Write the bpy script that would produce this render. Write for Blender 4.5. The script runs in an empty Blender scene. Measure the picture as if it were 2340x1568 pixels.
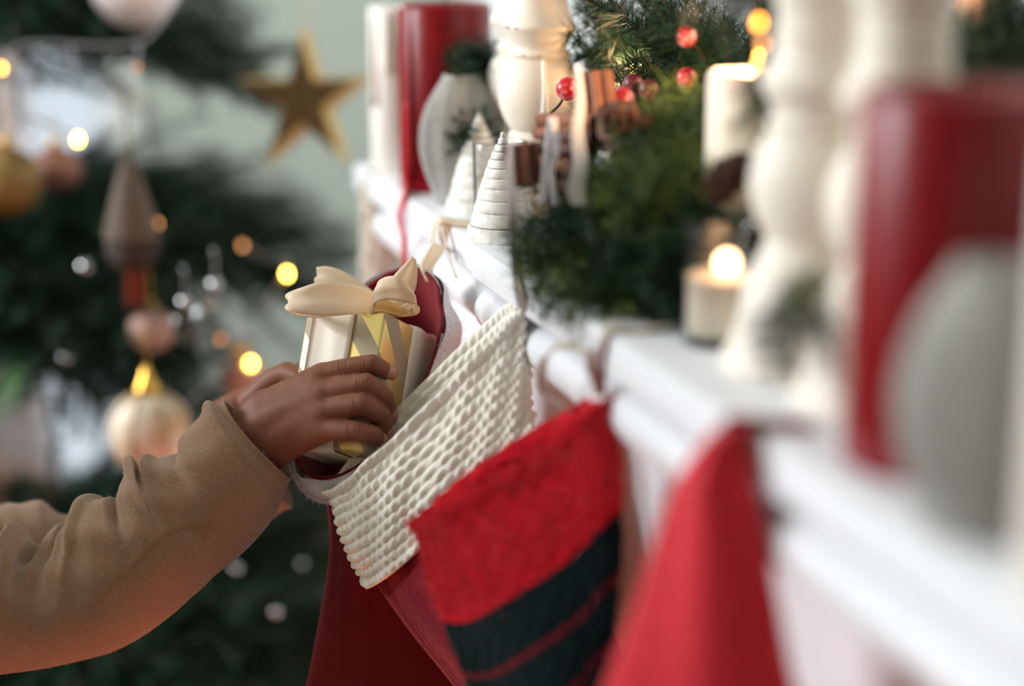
import bpy, bmesh, math, random
import numpy as np
from mathutils import Vector, Matrix
from mathutils.bvhtree import BVHTree

SC = bpy.context.scene
COL = SC.collection
random.seed(7)
RNG = np.random.default_rng(7)
PI = math.pi

# ------------------------------------------------------------------ camera
FPX = 3700.0                                   # focal length in pixels of the 2340 px wide frame
PITCH = math.atan(964 / FPX)
YAW = math.atan(1210 / (FPX / math.cos(PITCH)))
FH = np.array([math.sin(YAW), math.cos(YAW), 0.0])
CR = np.array([math.cos(YAW), -math.sin(YAW), 0.0])
ZA = np.array([0.0, 0.0, 1.0])
CF = FH * math.cos(PITCH) - ZA * math.sin(PITCH)
CU = FH * math.sin(PITCH) + ZA * math.cos(PITCH)
CP = np.array([-0.3085, -1.0678, 1.3682])
cam = bpy.data.cameras.new('camera')
cam.sensor_width = 36.0
cam.lens = FPX / 2340 * 36
cam.clip_start = 0.02
cam.dof.use_dof = True
cam.dof.focus_distance = 1.105
cam.dof.aperture_fstop = 1.42
co = bpy.data.objects.new('camera', cam)
COL.objects.link(co)
M3 = Matrix(((CR[0], CU[0], -CF[0]), (CR[1], CU[1], -CF[1]), (CR[2], CU[2], -CF[2])))
co.matrix_world = Matrix.Translation(CP) @ M3.to_4x4()
SC.camera = co

# ------------------------------------------------------------------ world, lamps, exposure
SC.view_settings.view_transform = 'Standard'
SC.view_settings.look = 'None'
SC.view_settings.gamma = 1.0
SC.view_settings.use_curve_mapping = False
SC.view_settings.exposure = 0.55
SC.cycles.use_denoising = True
SC.cycles.max_bounces = 8
SC.cycles.sample_clamp_indirect = 6.0
W = bpy.data.worlds.new('overcast_sky')
SC.world = W
W.use_nodes = True
W.node_tree.nodes['Background'].inputs[0].default_value = (0.80, 0.90, 1.0, 1)
W.node_tree.nodes['Background'].inputs[1].default_value = 0.60


def area(name, loc, target, sx, sy, power, color):
    l = bpy.data.lights.new(name, 'AREA')
    l.shape = 'RECTANGLE'
    l.size, l.size_y, l.energy, l.color = sx, sy, power, color
    o = bpy.data.objects.new(name, l)
    COL.objects.link(o)
    o.location = loc
    d = Vector(target) - Vector(loc)
    o.rotation_euler = d.to_track_quat('-Z', 'Y').to_euler()
    return o


# daylight entering through the window in the left wall and the one behind the tree
area('window_daylight_left', (-2.52, 0.85, 1.92), (0.0, 0.15, 1.05), 1.4, 0.85, 88, (0.93, 0.97, 1.0))
area('window_daylight_back', (-0.60, 2.44, 1.90), (-0.3, 0.1, 1.0), 1.1, 0.5, 24, (0.95, 0.98, 1.0))
# fire burning in the fireplace below the mantelpiece
area('fire_glow', (0.00, -0.15, 0.34), (-0.19, -0.02, 0.98), 0.20, 0.20, 2.3, (1.0, 0.26, 0.09))


# ------------------------------------------------------------------ measuring helpers
def at(px, py, d):
    """point seen at pixel (px, py) at depth d metres along the lens axis"""
    return CP + d * (CF + (px - 1170) / FPX * CR - (py - 784) / FPX * CU)


def vec(dx, dy, dd, d=1.12):
    return d * (dx / FPX * CR - dy / FPX * CU) + dd * CF


ZT = 1.15                                       # top of the mantel shelf


def place(px, d, z=ZT):
    a = (px - 1170) / FPX
    v = CP + d * (CF + a * CR)
    b = (z - v[2]) / (d * CU[2])
    return v + d * b * CU


def nrm(v):
    v = np.asarray(v, float)
    return v / max(1e-12, np.linalg.norm(v))


# ------------------------------------------------------------------ materials
def lin(c):
    return tuple((x / 255 / 12.92) if x / 255 <= 0.04045 else ((x / 255 + 0.055) / 1.055) ** 2.4 for x in c)


def mat(name, rgb, rough=0.5, metal=0.0, bump=None, vary=None, sheen=0.0, trans=0.0, ior=1.45,
        emit=None, sss=0.0, spec=0.5, coat=0.0, alpha=None):
    """rgb sRGB 0-255; bump=(scale, strength, distance); vary=(scale, rgb2, contrast)"""
    m = bpy.data.materials.new(name)
    m.use_nodes = True
    nt = m.node_tree
    b = nt.nodes['Principled BSDF']
    b.inputs['Base Color'].default_value = (*lin(rgb), 1)
    b.inputs['Roughness'].default_value = rough
    b.inputs['Metallic'].default_value = metal
    b.inputs['IOR'].default_value = ior
    b.inputs['Specular IOR Level'].default_value = spec
    b.inputs['Transmission Weight'].default_value = trans
    b.inputs['Sheen Weight'].default_value = sheen
    b.inputs['Coat Weight'].default_value = coat
    if sss:
        b.inputs['Subsurface Weight'].default_value = sss
        b.inputs['Subsurface Radius'].default_value = (0.006, 0.003, 0.002)
        b.inputs['Subsurface Scale'].default_value = 1.0
    if emit:
        b.inputs['Emission Color'].default_value = (*lin(emit[0]), 1)
        b.inputs['Emission Strength'].default_value = emit[1]
    tc = nt.nodes.new('ShaderNodeTexCoord')
    if vary:
        n = nt.nodes.new('ShaderNodeTexNoise')
        n.inputs['Scale'].default_value = vary[0]
        n.inputs['Detail'].default_value = 5
        nt.links.new(tc.outputs['Object'], n.inputs['Vector'])
        r = nt.nodes.new('ShaderNodeValToRGB')
        c = vary[2] if len(vary) > 2 else 0.15
        mid = vary[3] if len(vary) > 3 else 0.5
        r.color_ramp.elements[0].position = mid - c
        r.color_ramp.elements[1].position = mid + c
        r.color_ramp.elements[0].color = (*lin(rgb), 1)
        r.color_ramp.elements[1].color = (*lin(vary[1]), 1)
        nt.links.new(n.outputs['Fac'], r.inputs['Fac'])
        nt.links.new(r.outputs['Color'], b.inputs['Base Color'])
    if bump:
        n = nt.nodes.new('ShaderNodeTexNoise')
        n.inputs['Scale'].default_value = bump[0]
        n.inputs['Detail'].default_value = 4
        nt.links.new(tc.outputs['Object'], n.inputs['Vector'])
        bp = nt.nodes.new('ShaderNodeBump')
        bp.inputs['Strength'].default_value = bump[1]
        bp.inputs['Distance'].default_value = bump[2]
        nt.links.new(n.outputs['Fac'], bp.inputs['Height'])
        nt.links.new(bp.outputs['Normal'], b.inputs['Normal'])
    return m


def bands(name, uv_axis, stops, rough=0.9, sheen=0.3, bump=(900, 0.6, 0.001)):
    """colour bands along a UV axis: stops = [(position, rgb), ...] constant steps"""
    m = mat(name, stops[0][1], rough, sheen=sheen, bump=bump, spec=0.12)
    nt = m.node_tree
    uv = nt.nodes.new('ShaderNodeUVMap')
    sp = nt.nodes.new('ShaderNodeSeparateXYZ')
    nt.links.new(uv.outputs['UV'], sp.inputs[0])
    r = nt.nodes.new('ShaderNodeValToRGB')
    r.color_ramp.interpolation = 'CONSTANT'
    while len(r.color_ramp.elements) < len(stops):
        r.color_ramp.elements.new(0.5)
    for e, (p, c) in zip(r.color_ramp.elements, stops):
        e.position = p
        e.color = (*lin(c), 1)
    nt.links.new(sp.outputs[uv_axis], r.inputs['Fac'])
    nt.links.new(r.outputs['Color'], nt.nodes['Principled BSDF'].inputs['Base Color'])
    return m


MT = dict(
    mantel=mat('white_satin_paint', (230, 231, 235), 0.38, bump=(60, 0.05, 0.001)),
    wall_back=mat('sage_wall_paint', (176, 183, 172), 0.85, bump=(200, 0.05, 0.001)),
    wall_pale=mat('pale_wall_paint', (226, 230, 228), 0.85, bump=(200, 0.05, 0.001)),
    wall_dim=mat('warm_beige_wall_paint', (196, 176, 156), 0.85, bump=(200, 0.05, 0.001)),
    floor=mat('oak_floor', (56, 38, 26), 0.5, vary=(9, (40, 28, 18))),
    frame=mat('white_window_paint', (236, 236, 232), 0.4),
    pane=mat('window_glass', (255, 255, 255), 0.0, trans=1.0, ior=1.01),
    curtain=mat('pinkish_linen', (214, 203, 199), 0.9, bump=(300, 0.2, 0.001)),
    brick=mat('soot_brick', (58, 46, 42), 0.95, vary=(30, (40, 32, 30))),
    red_wax=mat('red_wax', (120, 0, 11), 0.36, sss=0.1, bump=(25, 0.12, 0.002), spec=0.4),
    red_drip=mat('bright_red_wax', (206, 20, 36), 0.35, sss=0.2),
    cream_wax=mat('cream_wax', (243, 230, 208), 0.5, sss=0.35, bump=(40, 0.1, 0.001)),
    white_wax=mat('white_wax', (246, 240, 230), 0.5, sss=0.35, bump=(40, 0.1, 0.001)),
    peach_wax=mat('peach_wax', (204, 158, 130), 0.6, bump=(40, 0.1, 0.001)),
    wick=mat('charred_wick', (30, 24, 20), 0.9),
    flame=mat('candle_flame', (255, 190, 90), 0.5, emit=((255, 186, 92), 9.0)),
    chalk=mat('distressed_white_paint', (238, 229, 215), 0.55, bump=(120, 0.12, 0.001)),
    chip=mat('bare_wood_chips', (118, 74, 48), 0.8),
    whitewash=mat('whitewashed_wood', (252, 249, 243), 0.7, vary=(160, (226, 219, 208), 0.12, 0.58), bump=(220, 0.4, 0.001)),
    gap=mat('bare_wood_groove', (146, 134, 122), 0.85),
    glass=mat('clear_glass', (255, 255, 255), 0.0, trans=1.0, ior=1.10, coat=0.6),
    grey=mat('grey_stoneware', (164, 162, 156), 0.85, vary=(26, (142, 139, 133)), bump=(45, 0.5, 0.002)),
    needle=mat('fir_needle', (20, 64, 40), 0.6, spec=0.2, vary=(14, (10, 44, 28), 0.2)),
    needle_g=mat('garland_needle', (30, 64, 32), 0.5, spec=0.3, vary=(12, (20, 46, 28), 0.2)),
    needle_lit=mat('candlelit_needle', (120, 128, 44), 0.5, vary=(12, (74, 98, 38), 0.2)),  # warm candlelight on the fir is put into this yellow-green
    stem=mat('twig_bark', (58, 42, 32), 0.9),
    cone=mat('pine_cone', (74, 48, 38), 0.8, vary=(60, (110, 80, 66))),
    berry=mat('frosted_red_berry', (186, 6, 22), 0.4, vary=(110, (238, 176, 178), 0.09, 0.57), coat=0.2),
    berry_d=mat('dark_red_berry', (84, 20, 28), 0.4, vary=(110, (200, 150, 146), 0.1, 0.62)),
    cinn=mat('cinnamon_bark', (134, 86, 62), 0.8, vary=(40, (156, 104, 78)), bump=(120, 0.3, 0.001)),
    cinn_d=mat('dark_cinnamon_bark', (70, 42, 34), 0.75, vary=(40, (96, 62, 48)), bump=(120, 0.3, 0.001)),
    tie=mat('white_cord', (240, 238, 242), 0.8, sheen=0.3, bump=(200, 0.5, 0.001)),
    skin=mat('brown_skin', (138, 88, 67), 0.55, spec=0.3, sss=0.10, vary=(120, (124, 77, 58), 0.2), bump=(1400, 0.22, 0.0006)),
    nail=mat('finger_nail', (186, 128, 116), 0.3, coat=0.3),
    hair=mat('dark_hair', (26, 20, 18), 0.7, bump=(80, 1.0, 0.005)),
    eye=mat('eye_white', (236, 232, 226), 0.25),
    pupil=mat('eye_dark', (20, 12, 8), 0.15),
    sweater=mat('oatmeal_wool', (178, 138, 102), 0.95, sheen=0.45, vary=(900, (146, 109, 78), 0.2), bump=(1100, 1.0, 0.002)),
    fuzz_s=mat('oatmeal_wool_fuzz', (216, 194, 164), 0.9, sheen=0.5),
    seam=mat('sweater_stitching', (164, 126, 92), 0.9),
    trousers=mat('dark_trousers', (44, 48, 58), 0.9),
    velvet=mat('red_velvet', (120, 0, 14), 0.9, sheen=0.1, bump=(90, 0.3, 0.001)),
    fur=mat('white_plush', (242, 236, 240), 0.95, sheen=0.4, bump=(350, 0.8, 0.002)),
    fur_fuzz=mat('white_plush_fuzz', (248, 244, 246), 0.9),
    knit=mat('cream_knit', (255, 250, 238), 0.92, sheen=0.5, bump=(700, 0.5, 0.001)),
    crimson=mat('crimson_knit', (136, 5, 32), 0.9, sheen=0.12, bump=(260, 0.7, 0.002)),
    red_fuzz=mat('red_mohair_fuzz', (206, 22, 38), 0.9, sheen=0.4),
    felt=mat('red_felt', (190, 18, 34), 0.9, sheen=0.25, bump=(400, 0.5, 0.001)),
    strap=mat('maroon_strap', (128, 14, 34), 0.9),
    fleece=mat('cream_fleece', (206, 194, 178), 0.95, sheen=0.4, bump=(70, 1.0, 0.006)),
    satin=mat('cream_satin', (252, 240, 220), 0.42, sheen=0.2, bump=(30, 0.1, 0.001)),
    satin_w=mat('ivory_satin', (244, 234, 218), 0.34, bump=(25, 0.15, 0.001)),
    taupe=mat('taupe_ribbon', (206, 192, 176), 0.7),
    gold=mat('gold_metal', (226, 178, 82), 0.28, metal=1.0),
    starf=mat('shaded_star_face', (84, 62, 24), 0.75),  # shade on the gold star's front, painted as a darker brown
    stars=mat('gold_star_side', (206, 164, 84), 0.45, metal=0.35),
    white_b=mat('matt_white_bauble', (234, 228, 230), 0.55),
    cream_b=mat('cream_bauble', (222, 206, 186), 0.5, vary=(26, (190, 160, 118), 0.1)),
    pink_b=mat('dusty_pink_bauble', (190, 148, 132), 0.5),
    brown_b=mat('rosy_brown_bauble', (150, 104, 92), 0.5),
    gold_b=mat('dull_gold_bauble', (136, 108, 58), 0.5, metal=0.15),
    silver=mat('silver_metal', (214, 214, 216), 0.2, metal=1.0),
    felt_g=mat('taupe_felt', (96, 84, 72), 0.95),
    felt_d=mat('charcoal_felt', (58, 50, 44), 0.95),
    rust=mat('rust_felt', (132, 48, 28), 0.95),
    wire=mat('clear_grey_wire', (150, 150, 156), 0.35),
    bulb=mat('warm_bulb', (255, 200, 80), 0.3, emit=((255, 206, 80), 34.0)),
    bulb_o=mat('amber_bulb', (255, 150, 50), 0.3, emit=((255, 150, 48), 22.0)),
    bulb_dim=mat('dim_amber_bulb', (220, 150, 80), 0.3, emit=((255, 176, 110), 2.6)),
    leaf=mat('houseplant_leaf', (58, 110, 44), 0.45, vary=(8, (40, 86, 34))),
    pot=mat('terracotta_pot', (150, 96, 72), 0.8),
)


for k_, tc_, tf_ in (('satin', (255, 234, 204), 0.45), ('curtain', (255, 246, 242), 0.6)):                           # thin cloth that lets some daylight through
    nt = MT[k_].node_tree
    b_ = nt.nodes['Principled BSDF']
    tl_ = nt.nodes.new('ShaderNodeBsdfTranslucent')
    tl_.inputs['Color'].default_value = (*lin(tc_), 1)
    ms_ = nt.nodes.new('ShaderNodeMixShader')
    ms_.inputs[0].default_value = tf_
    nt.links.new(b_.outputs[0], ms_.inputs[1])
    nt.links.new(tl_.outputs[0], ms_.inputs[2])
    nt.links.new(ms_.outputs[0], nt.nodes['Material Output'].inputs['Surface'])

# ------------------------------------------------------------------ object helpers
def mesh_obj(name, V, F, material, parent=None, smooth=True, uv=None):
    me = bpy.data.meshes.new(name)
    me.from_pydata([tuple(v) for v in np.asarray(V, float).tolist()] if not isinstance(V, list) else V, [], [tuple(f) for f in F])
    if smooth:
        me.polygons.foreach_set('use_smooth', [True] * len(me.polygons))
    if uv is not None:
        l = me.uv_layers.new(name='UVMap')
        vi = np.zeros(len(me.loops), int)
        me.loops.foreach_get('vertex_index', vi)
        l.data.foreach_set('uv', np.asarray(uv)[vi].ravel())
    if isinstance(material, (list, tuple)):
        for m in material:
            me.materials.append(m)
    else:
        me.materials.append(material)
    me.validate()
    o = bpy.data.objects.new(name, me)
    COL.objects.link(o)
    if parent:
        o.parent = parent
        if parent.name in WORLD:
            o.location = -Vector(parent.location)
    return o


WORLD = set()                                   # things whose parts are measured in room coordinates


def share(name, src, parent=None, mw=None, material=None):
    o = bpy.data.objects.new(name, src.data if hasattr(src, 'data') else src)
    COL.objects.link(o)
    if parent:
        o.parent = parent
    if mw is not None:
        o.matrix_local = mw
    return o


def empty(name, loc, label, cat, group=None, world=False):
    o = bpy.data.objects.new(name, None)
    COL.objects.link(o)
    if world:
        WORLD.add(o.name)
    o.location = tuple(loc)
    o.empty_display_size = 0.02
    tag(o, label, cat, group)
    return o


def tag(o, label, cat, group=None):
    o['label'] = label
    o['category'] = cat
    if group:
        o['group'] = group
    return o


def struct(o):
    o['kind'] = 'structure'
    return o


def boxV(c, s):
    c = np.asarray(c, float)
    s = np.asarray(s, float) / 2
    V = [c + s * np.array(p) for p in [(-1, -1, -1), (1, -1, -1), (1, 1, -1), (-1, 1, -1), (-1, -1, 1), (1, -1, 1), (1, 1, 1), (-1, 1, 1)]]
    F = [(0, 3, 2, 1), (4, 5, 6, 7), (0, 1, 5, 4), (1, 2, 6, 5), (2, 3, 7, 6), (3, 0, 4, 7)]
    return V, F


def boxes(name, lst, material, parent=None, bevel=0.0):
    V, F = [], []
    for lo, hi in lst:
        lo, hi = np.array(lo, float), np.array(hi, float)
        v, f = boxV((lo + hi) / 2, hi - lo)
        n = len(V)
        V += v
        F += [tuple(i + n for i in q) for q in f]
    o = mesh_obj(name, np.array(V), F, material, parent, smooth=False)
    if bevel:
        b = o.modifiers.new('bevel', 'BEVEL')
        b.width = bevel
        b.segments = 3
        b.limit_method = 'ANGLE'
    return o


def catmull(P, n):
    P = np.asarray(P, float)
    k = len(P)
    t = np.linspace(0, k - 1, n)
    i = np.clip(np.floor(t).astype(int), 0, k - 2)
    u = (t - i)[:, None]
    p1, p2 = P[i], P[i + 1]
    p0 = np.where((i > 0)[:, None], P[np.maximum(i - 1, 0)], 2 * p1 - p2)
    p3 = np.where((i < k - 2)[:, None], P[np.minimum(i + 2, k - 1)], 2 * p2 - p1)
    return 0.5 * ((2 * p1) + (-p0 + p2) * u + (2 * p0 - 5 * p1 + 4 * p2 - p3) * u ** 2 + (-p0 + 3 * p1 - 3 * p2 + p3) * u ** 3)


def grid_faces(nv, nu, wrap=True, cap0=False, cap1=False):
    F = []
    m = nu if wrap else nu - 1
    for j in range(nv - 1):
        for i in range(m):
            a, b = j * nu + i, j * nu + (i + 1) % nu
            F.append((a, b, b + nu, a + nu))
    if cap0:
        F.append(tuple(reversed(range(nu))))
    if cap1:
        F.append(tuple(range((nv - 1) * nu, nv * nu)))
    return F


def loft_grid(stations, nu, nv, power=1.0):
    """stations: (centre, u, v) -> grid [nv, nu, 3], arc parameter and ring angle"""
    S = np.array([np.concatenate([np.asarray(q, float) for q in s]) for s in stations])
    T = catmull(S, nv)
    th = np.linspace(0, 2 * PI, nu, endpoint=False)
    c, s = np.cos(th), np.sin(th)
    c = np.sign(c) * np.abs(c) ** power
    s = np.sign(s) * np.abs(s) ** power
    G = T[:, None, 0:3] + c[None, :, None] * T[:, None, 3:6] + s[None, :, None] * T[:, None, 6:9]
    return G, th, T


def grid_normals(G):
    du = np.roll(G, -1, 1) - np.roll(G, 1, 1)
    dv = np.gradient(G, axis=0)
    n = np.cross(du, dv)
    n /= np.maximum(1e-12, np.linalg.norm(n, axis=2, keepdims=True))
    c = G.mean(1, keepdims=True)
    sgn = np.sign((n * (G - c)).sum())
    return n * sgn


def grid_obj(name, G, material, parent=None, caps=(False, False), thick=0.0):
    nv, nu = G.shape[:2]
    uv = np.stack(np.meshgrid(np.arange(nu) / nu, np.linspace(0, 1, nv)), -1).reshape(-1, 2)
    o = mesh_obj(name, G.reshape(-1, 3), grid_faces(nv, nu, True, *caps), material, parent, True, uv)
    if thick:
        s = o.modifiers.new('thickness', 'SOLIDIFY')
        s.thickness = thick
        s.offset = 0
    return o


def tube_geo(P, r, k=8, n=None, closed_ends=True):
    P = np.asarray(P, float)
    if n:
        P = catmull(P, n)
    m = len(P)
    r = np.full(m, r) if np.isscalar(r) else np.interp(np.linspace(0, 1, m), np.linspace(0, 1, len(r)), r)
    t = np.gradient(P, axis=0)
    t /= np.maximum(1e-12, np.linalg.norm(t, axis=1, keepdims=True))
    ref = np.array([0.0, 0, 1]) if abs(t[0][2]) < 0.9 else np.array([1.0, 0, 0])
    V = []
    u = nrm(np.cross(t[0], ref))
    for i in range(m):
        u = nrm(u - t[i] * (u @ t[i]))
        w = np.cross(t[i], u)
        for a in range(k):
            q = 2 * PI * a / k
            V.append(P[i] + r[i] * (math.cos(q) * u + math.sin(q) * w))
    return V, grid_faces(m, k, True, closed_ends, closed_ends)


def tube(name, P, r, material, parent=None, k=8, n=None):
    V, F = tube_geo(P, r, k, n)
    return mesh_obj(name, np.array(V), F, material, parent)


def lathe_geo(prof, k=32, c=(0, 0, 0), ripple=None):
    """prof: (r, z) bottom to top; closed when r is 0 at an end"""
    V = []
    for r, z in prof:
        for a in range(k):
            q = 2 * PI * a / k
            rr = r * (ripple(q, z) if ripple else 1)
            V.append((c[0] + rr * math.cos(q), c[1] + rr * math.sin(q), c[2] + z))
    return np.array(V), grid_faces(len(prof), k, True, True, True)


def lathe(name, prof, material, parent=None, k=32, c=(0, 0, 0), ripple=None, smooth=True):
    V, F = lathe_geo(prof, k, c, ripple)
    o = mesh_obj(name, V, F, material, parent, smooth)
    return o


def sharp(o, deg=35):
    e = o.modifiers.new('edges', 'EDGE_SPLIT')
    e.split_angle = math.radians(deg)
    return o


def ball_prof(r, n=14):
    return [(max(1e-5, r * math.sin(PI * i / n)), -r * math.cos(PI * i / n)) for i in range(n + 1)]


def join_geo(parts):
    V, F = [], []
    for v, f in parts:
        n = len(V)
        V += [tuple(p) for p in np.asarray(v).tolist()]
        F += [tuple(i + n for i in q) for q in f]
    return V, F


def capsule_geo(a, b, ra, rb, k=18, h=6, flat=None):
    a, b = np.asarray(a, float), np.asarray(b, float)
    t = nrm(b - a)
    u = nrm(np.cross(t, [0.3, 0.5, 0.8]))
    w = np.cross(t, u)
    rings = []
    for i in range(h + 1):
        q = -PI / 2 + (PI / 2) * i / h
        rings.append((a + t * ra * math.sin(q), ra * math.cos(q)))
    for i in range(h + 1):
        q = (PI / 2) * i / h
        rings.append((b + t * rb * math.sin(q), rb * math.cos(q)))
    V = []
    for c, r in rings:
        for s in range(k):
            q = 2 * PI * s / k
            V.append(c + max(r, 1e-5) * (math.cos(q) * u + math.sin(q) * w))
    return V, grid_faces(len(rings), k, True, True, True)


def blob(geos, voxel, smooth_it=4):
    """weld overlapping closed shapes into one continuous skin"""
    V, F = join_geo(geos)
    o = mesh_obj('skin_work', V, F, MT['skin'])
    r = o.modifiers.new('r', 'REMESH')
    r.mode = 'VOXEL'
    r.voxel_size = voxel
    s = o.modifiers.new('s', 'SMOOTH')
    s.iterations = smooth_it
    s.factor = 0.5
    dg = bpy.context.evaluated_depsgraph_get()
    me = bpy.data.meshes.new_from_object(o.evaluated_get(dg))
    n = len(me.vertices)
    co_ = np.zeros(n * 3)
    me.vertices.foreach_get('co', co_)
    F2 = [tuple(p.vertices) for p in me.polygons]
    old = o.data
    bpy.data.objects.remove(o)
    bpy.data.meshes.remove(old)
    bpy.data.meshes.remove(me)
    return co_.reshape(-1, 3), F2


def ribbon_geo(P, Wd, n=40, m=6, thick=0.0004, wave=0.0):
    """strip swept along P with half-width vectors Wd; a thin closed solid"""
    C = catmull(P, n)
    Wv = catmull(Wd, n)
    t = np.gradient(C, axis=0)
    nn = np.cross(t, Wv)
    nn /= np.maximum(1e-12, np.linalg.norm(nn, axis=1, keepdims=True))
    s = np.linspace(-1, 1, m)
    top = C[:, None] + Wv[:, None] * s[None, :, None] + nn[:, None] * (wave * np.sin(s * 4.2 + 0.6))[None, :, None]
    a = top + nn[:, None] * thick / 2
    b = top - nn[:, None] * thick / 2
    G = np.concatenate([a, b[:, ::-1]], axis=1)
    return G.reshape(-1, 3), grid_faces(n, 2 * m, True, True, True)


def ribbon(name, P, Wd, material, parent=None, **k):
    V, F = ribbon_geo(P, Wd, **k)
    return mesh_obj(name, V, F, material, parent)


def fuzz(name, src, n, length, width, material, parent, lift=0.6, sel=None):
    """short loose fibres standing on the surface of src"""
    me = src.data
    me.calc_loop_triangles()
    T = np.zeros(len(me.loop_triangles) * 3, int)
    me.loop_triangles.foreach_get('vertices', T)
    T = T.reshape(-1, 3)
    V = np.zeros(len(me.vertices) * 3)
    me.vertices.foreach_get('co', V)
    V = V.reshape(-1, 3)
    N = np.zeros(len(me.vertices) * 3)
    me.vertices.foreach_get('normal', N)
    N = N.reshape(-1, 3)
    A, B, C_ = V[T[:, 0]], V[T[:, 1]], V[T[:, 2]]
    ar = np.linalg.norm(np.cross(B - A, C_ - A), axis=1)
    if sel is not None:
        ar = ar * sel((A + B + C_) / 3)
    i = RNG.choice(len(T), n, p=ar / ar.sum())
    r1, r2 = np.sqrt(RNG.random(n))[:, None], RNG.random(n)[:, None]
    P = (1 - r1) * A[i] + r1 * (1 - r2) * B[i] + r1 * r2 * C_[i]
    nn = N[T[i, 0]]
    d = nn * lift + RNG.normal(0, 0.6, (n, 3))
    d /= np.linalg.norm(d, axis=1, keepdims=True)
    side = np.cross(d, RNG.normal(0, 1, (n, 3)))
    side /= np.maximum(1e-9, np.linalg.norm(side, axis=1, keepdims=True))
    L = length * (0.4 + 0.9 * RNG.random((n, 1)))
    P = P - nn * length * 0.1
    bend = RNG.normal(0, 0.35, (n, 3)) * L
    q0, q1 = P - side * width / 2, P + side * width / 2
    mid = P + d * L * 0.55 + bend * 0.4
    q2 = mid
    q3 = P + d * L + bend
    VV = np.stack([q0, q1, q2, q3], 1).reshape(-1, 3)
    b = np.arange(n) * 4
    FF = [(int(k), int(k + 1), int(k + 2)) for k in b] + [(int(k + 1), int(k + 3), int(k + 2)) for k in b]
    o = mesh_obj(name, VV, FF, material, parent, False)
    o['kind'] = 'stuff'
    return o


# ------------------------------------------------------------------ needles and sprays
def needles_geo(P, T, n, ln, wd, rs, fwd=0.75):
    """n needles around twig points P with tangents T"""
    t = rs.random(n) * (len(P) - 1)
    i = np.minimum(t.astype(int), len(P) - 2)
    f = (t - i)[:, None]
    b = P[i] * (1 - f) + P[i + 1] * f
    tg = T[i]
    rd = rs.normal(0, 1, (n, 3))
    rd -= tg * (rd * tg).sum(1, keepdims=True)
    rd /= np.maximum(1e-9, np.linalg.norm(rd, axis=1, keepdims=True))
    d = rd + tg * (fwd + rs.normal(0, 0.2, (n, 1)))
    d /= np.linalg.norm(d, axis=1, keepdims=True)
    s = np.cross(d, rs.normal(0, 1, (n, 3)))
    s /= np.maximum(1e-9, np.linalg.norm(s, axis=1, keepdims=True))
    w = np.cross(d, s)
    L = ln * (0.7 + 0.5 * rs.random((n, 1)))
    V = np.stack([b + s * wd, b - s * wd * 0.5 + w * wd * 0.8, b - s * wd * 0.5 - w * wd * 0.8, b + d * L], 1).reshape(-1, 3)
    k = np.arange(n) * 4
    F = np.stack([np.stack([k, k + 1, k + 3], 1), np.stack([k + 1, k + 2, k + 3], 1), np.stack([k + 2, k, k + 3], 1)], 1).reshape(-1, 3)
    return V, F


def spray_mesh(name, L, ntw, twl, ndens, nl, nw, seed, nmat, droop=0.06, base_bare=0.15, lift=0.15):
    """a flat fir spray along +X: one stem, side twigs, needles all round"""
    rs = np.random.default_rng(seed)
    V, F, MI = [], [], []

    def add(v, f, mi):
        n = len(V)
        V.extend(np.asarray(v).tolist())
        F.extend([tuple(int(i) + n for i in q) for q in f])
        MI.extend([mi] * len(f))
    x = np.linspace(0, L, 14)
    main = np.stack([x, 0.03 * L * np.sin(x / L * 3 + seed), -droop * L * (x / L) ** 2 + 0.05 * L * np.sin(x / L * PI)], 1)
    tw = [(main, int(L * (1 - base_bare) * ndens), base_bare)]
    v, f = tube_geo(main, [L * 0.012, L * 0.004], 5)
    add(v, f, 1)
    for j in range(ntw):
        q = base_bare + (0.93 - base_bare) * j / max(1, ntw - 1)
        sd = 1 if j % 2 else -1
        p0 = np.array([np.interp(q * L, x, main[:, k]) for k in range(3)])
        ang = math.radians(48 + rs.normal(0, 8))
        l = twl * (0.45 + 0.9 * math.sin(PI * min(1, 0.25 + 0.72 * q))) * (0.8 + 0.4 * rs.random()) * (1.0 - 0.35 * q)
        d = np.array([math.cos(ang), sd * math.sin(ang), lift * rs.normal(0.3, 0.9)])
        s = np.linspace(0, 1, 6)[:, None]
        pts = p0 + d * l * s + np.array([0.25 * l, 0, -0.12 * l]) * s ** 2
        v, f = tube_geo(pts, [L * 0.005, L * 0.002], 4)
        add(v, f, 1)
        tw.append((pts, int(l * ndens), 0.0))
    for pts, n, bb in tw:
        if bb:
            pts = pts[int(bb * len(pts)):]
        tg = np.gradient(pts, axis=0)
        tg /= np.linalg.norm(tg, axis=1, keepdims=True)
        v, f = needles_geo(pts, tg, max(8, n), nl, nw, rs)
        add(v, f, 0)
    me = bpy.data.meshes.new(name)
    me.from_pydata(V, [], F)
    me.materials.append(nmat)
    me.materials.append(MT['stem'])
    me.polygons.foreach_set('material_index', MI)
    me.update()
    return me


def aim(root, tip, L, roll=0.0, sc=None):
    root, tip = np.asarray(root, float), np.asarray(tip, float)
    x = nrm(tip - root)
    k = np.linalg.norm(tip - root) / L
    y = np.cross([0, 0, 1.0], x)
    y = nrm(y) if np.linalg.norm(y) > 1e-4 else np.array([0, 1.0, 0])
    z = np.cross(x, y)
    yy = y * math.cos(roll) + z * math.sin(roll)
    zz = np.cross(x, yy)
    s = sc or k
    m = Matrix(((x[0] * k, yy[0] * s, zz[0] * s, root[0]), (x[1] * k, yy[1] * s, zz[1] * s, root[1]),
                (x[2] * k, yy[2] * s, zz[2] * s, root[2]), (0, 0, 0, 1)))
    return m


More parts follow.
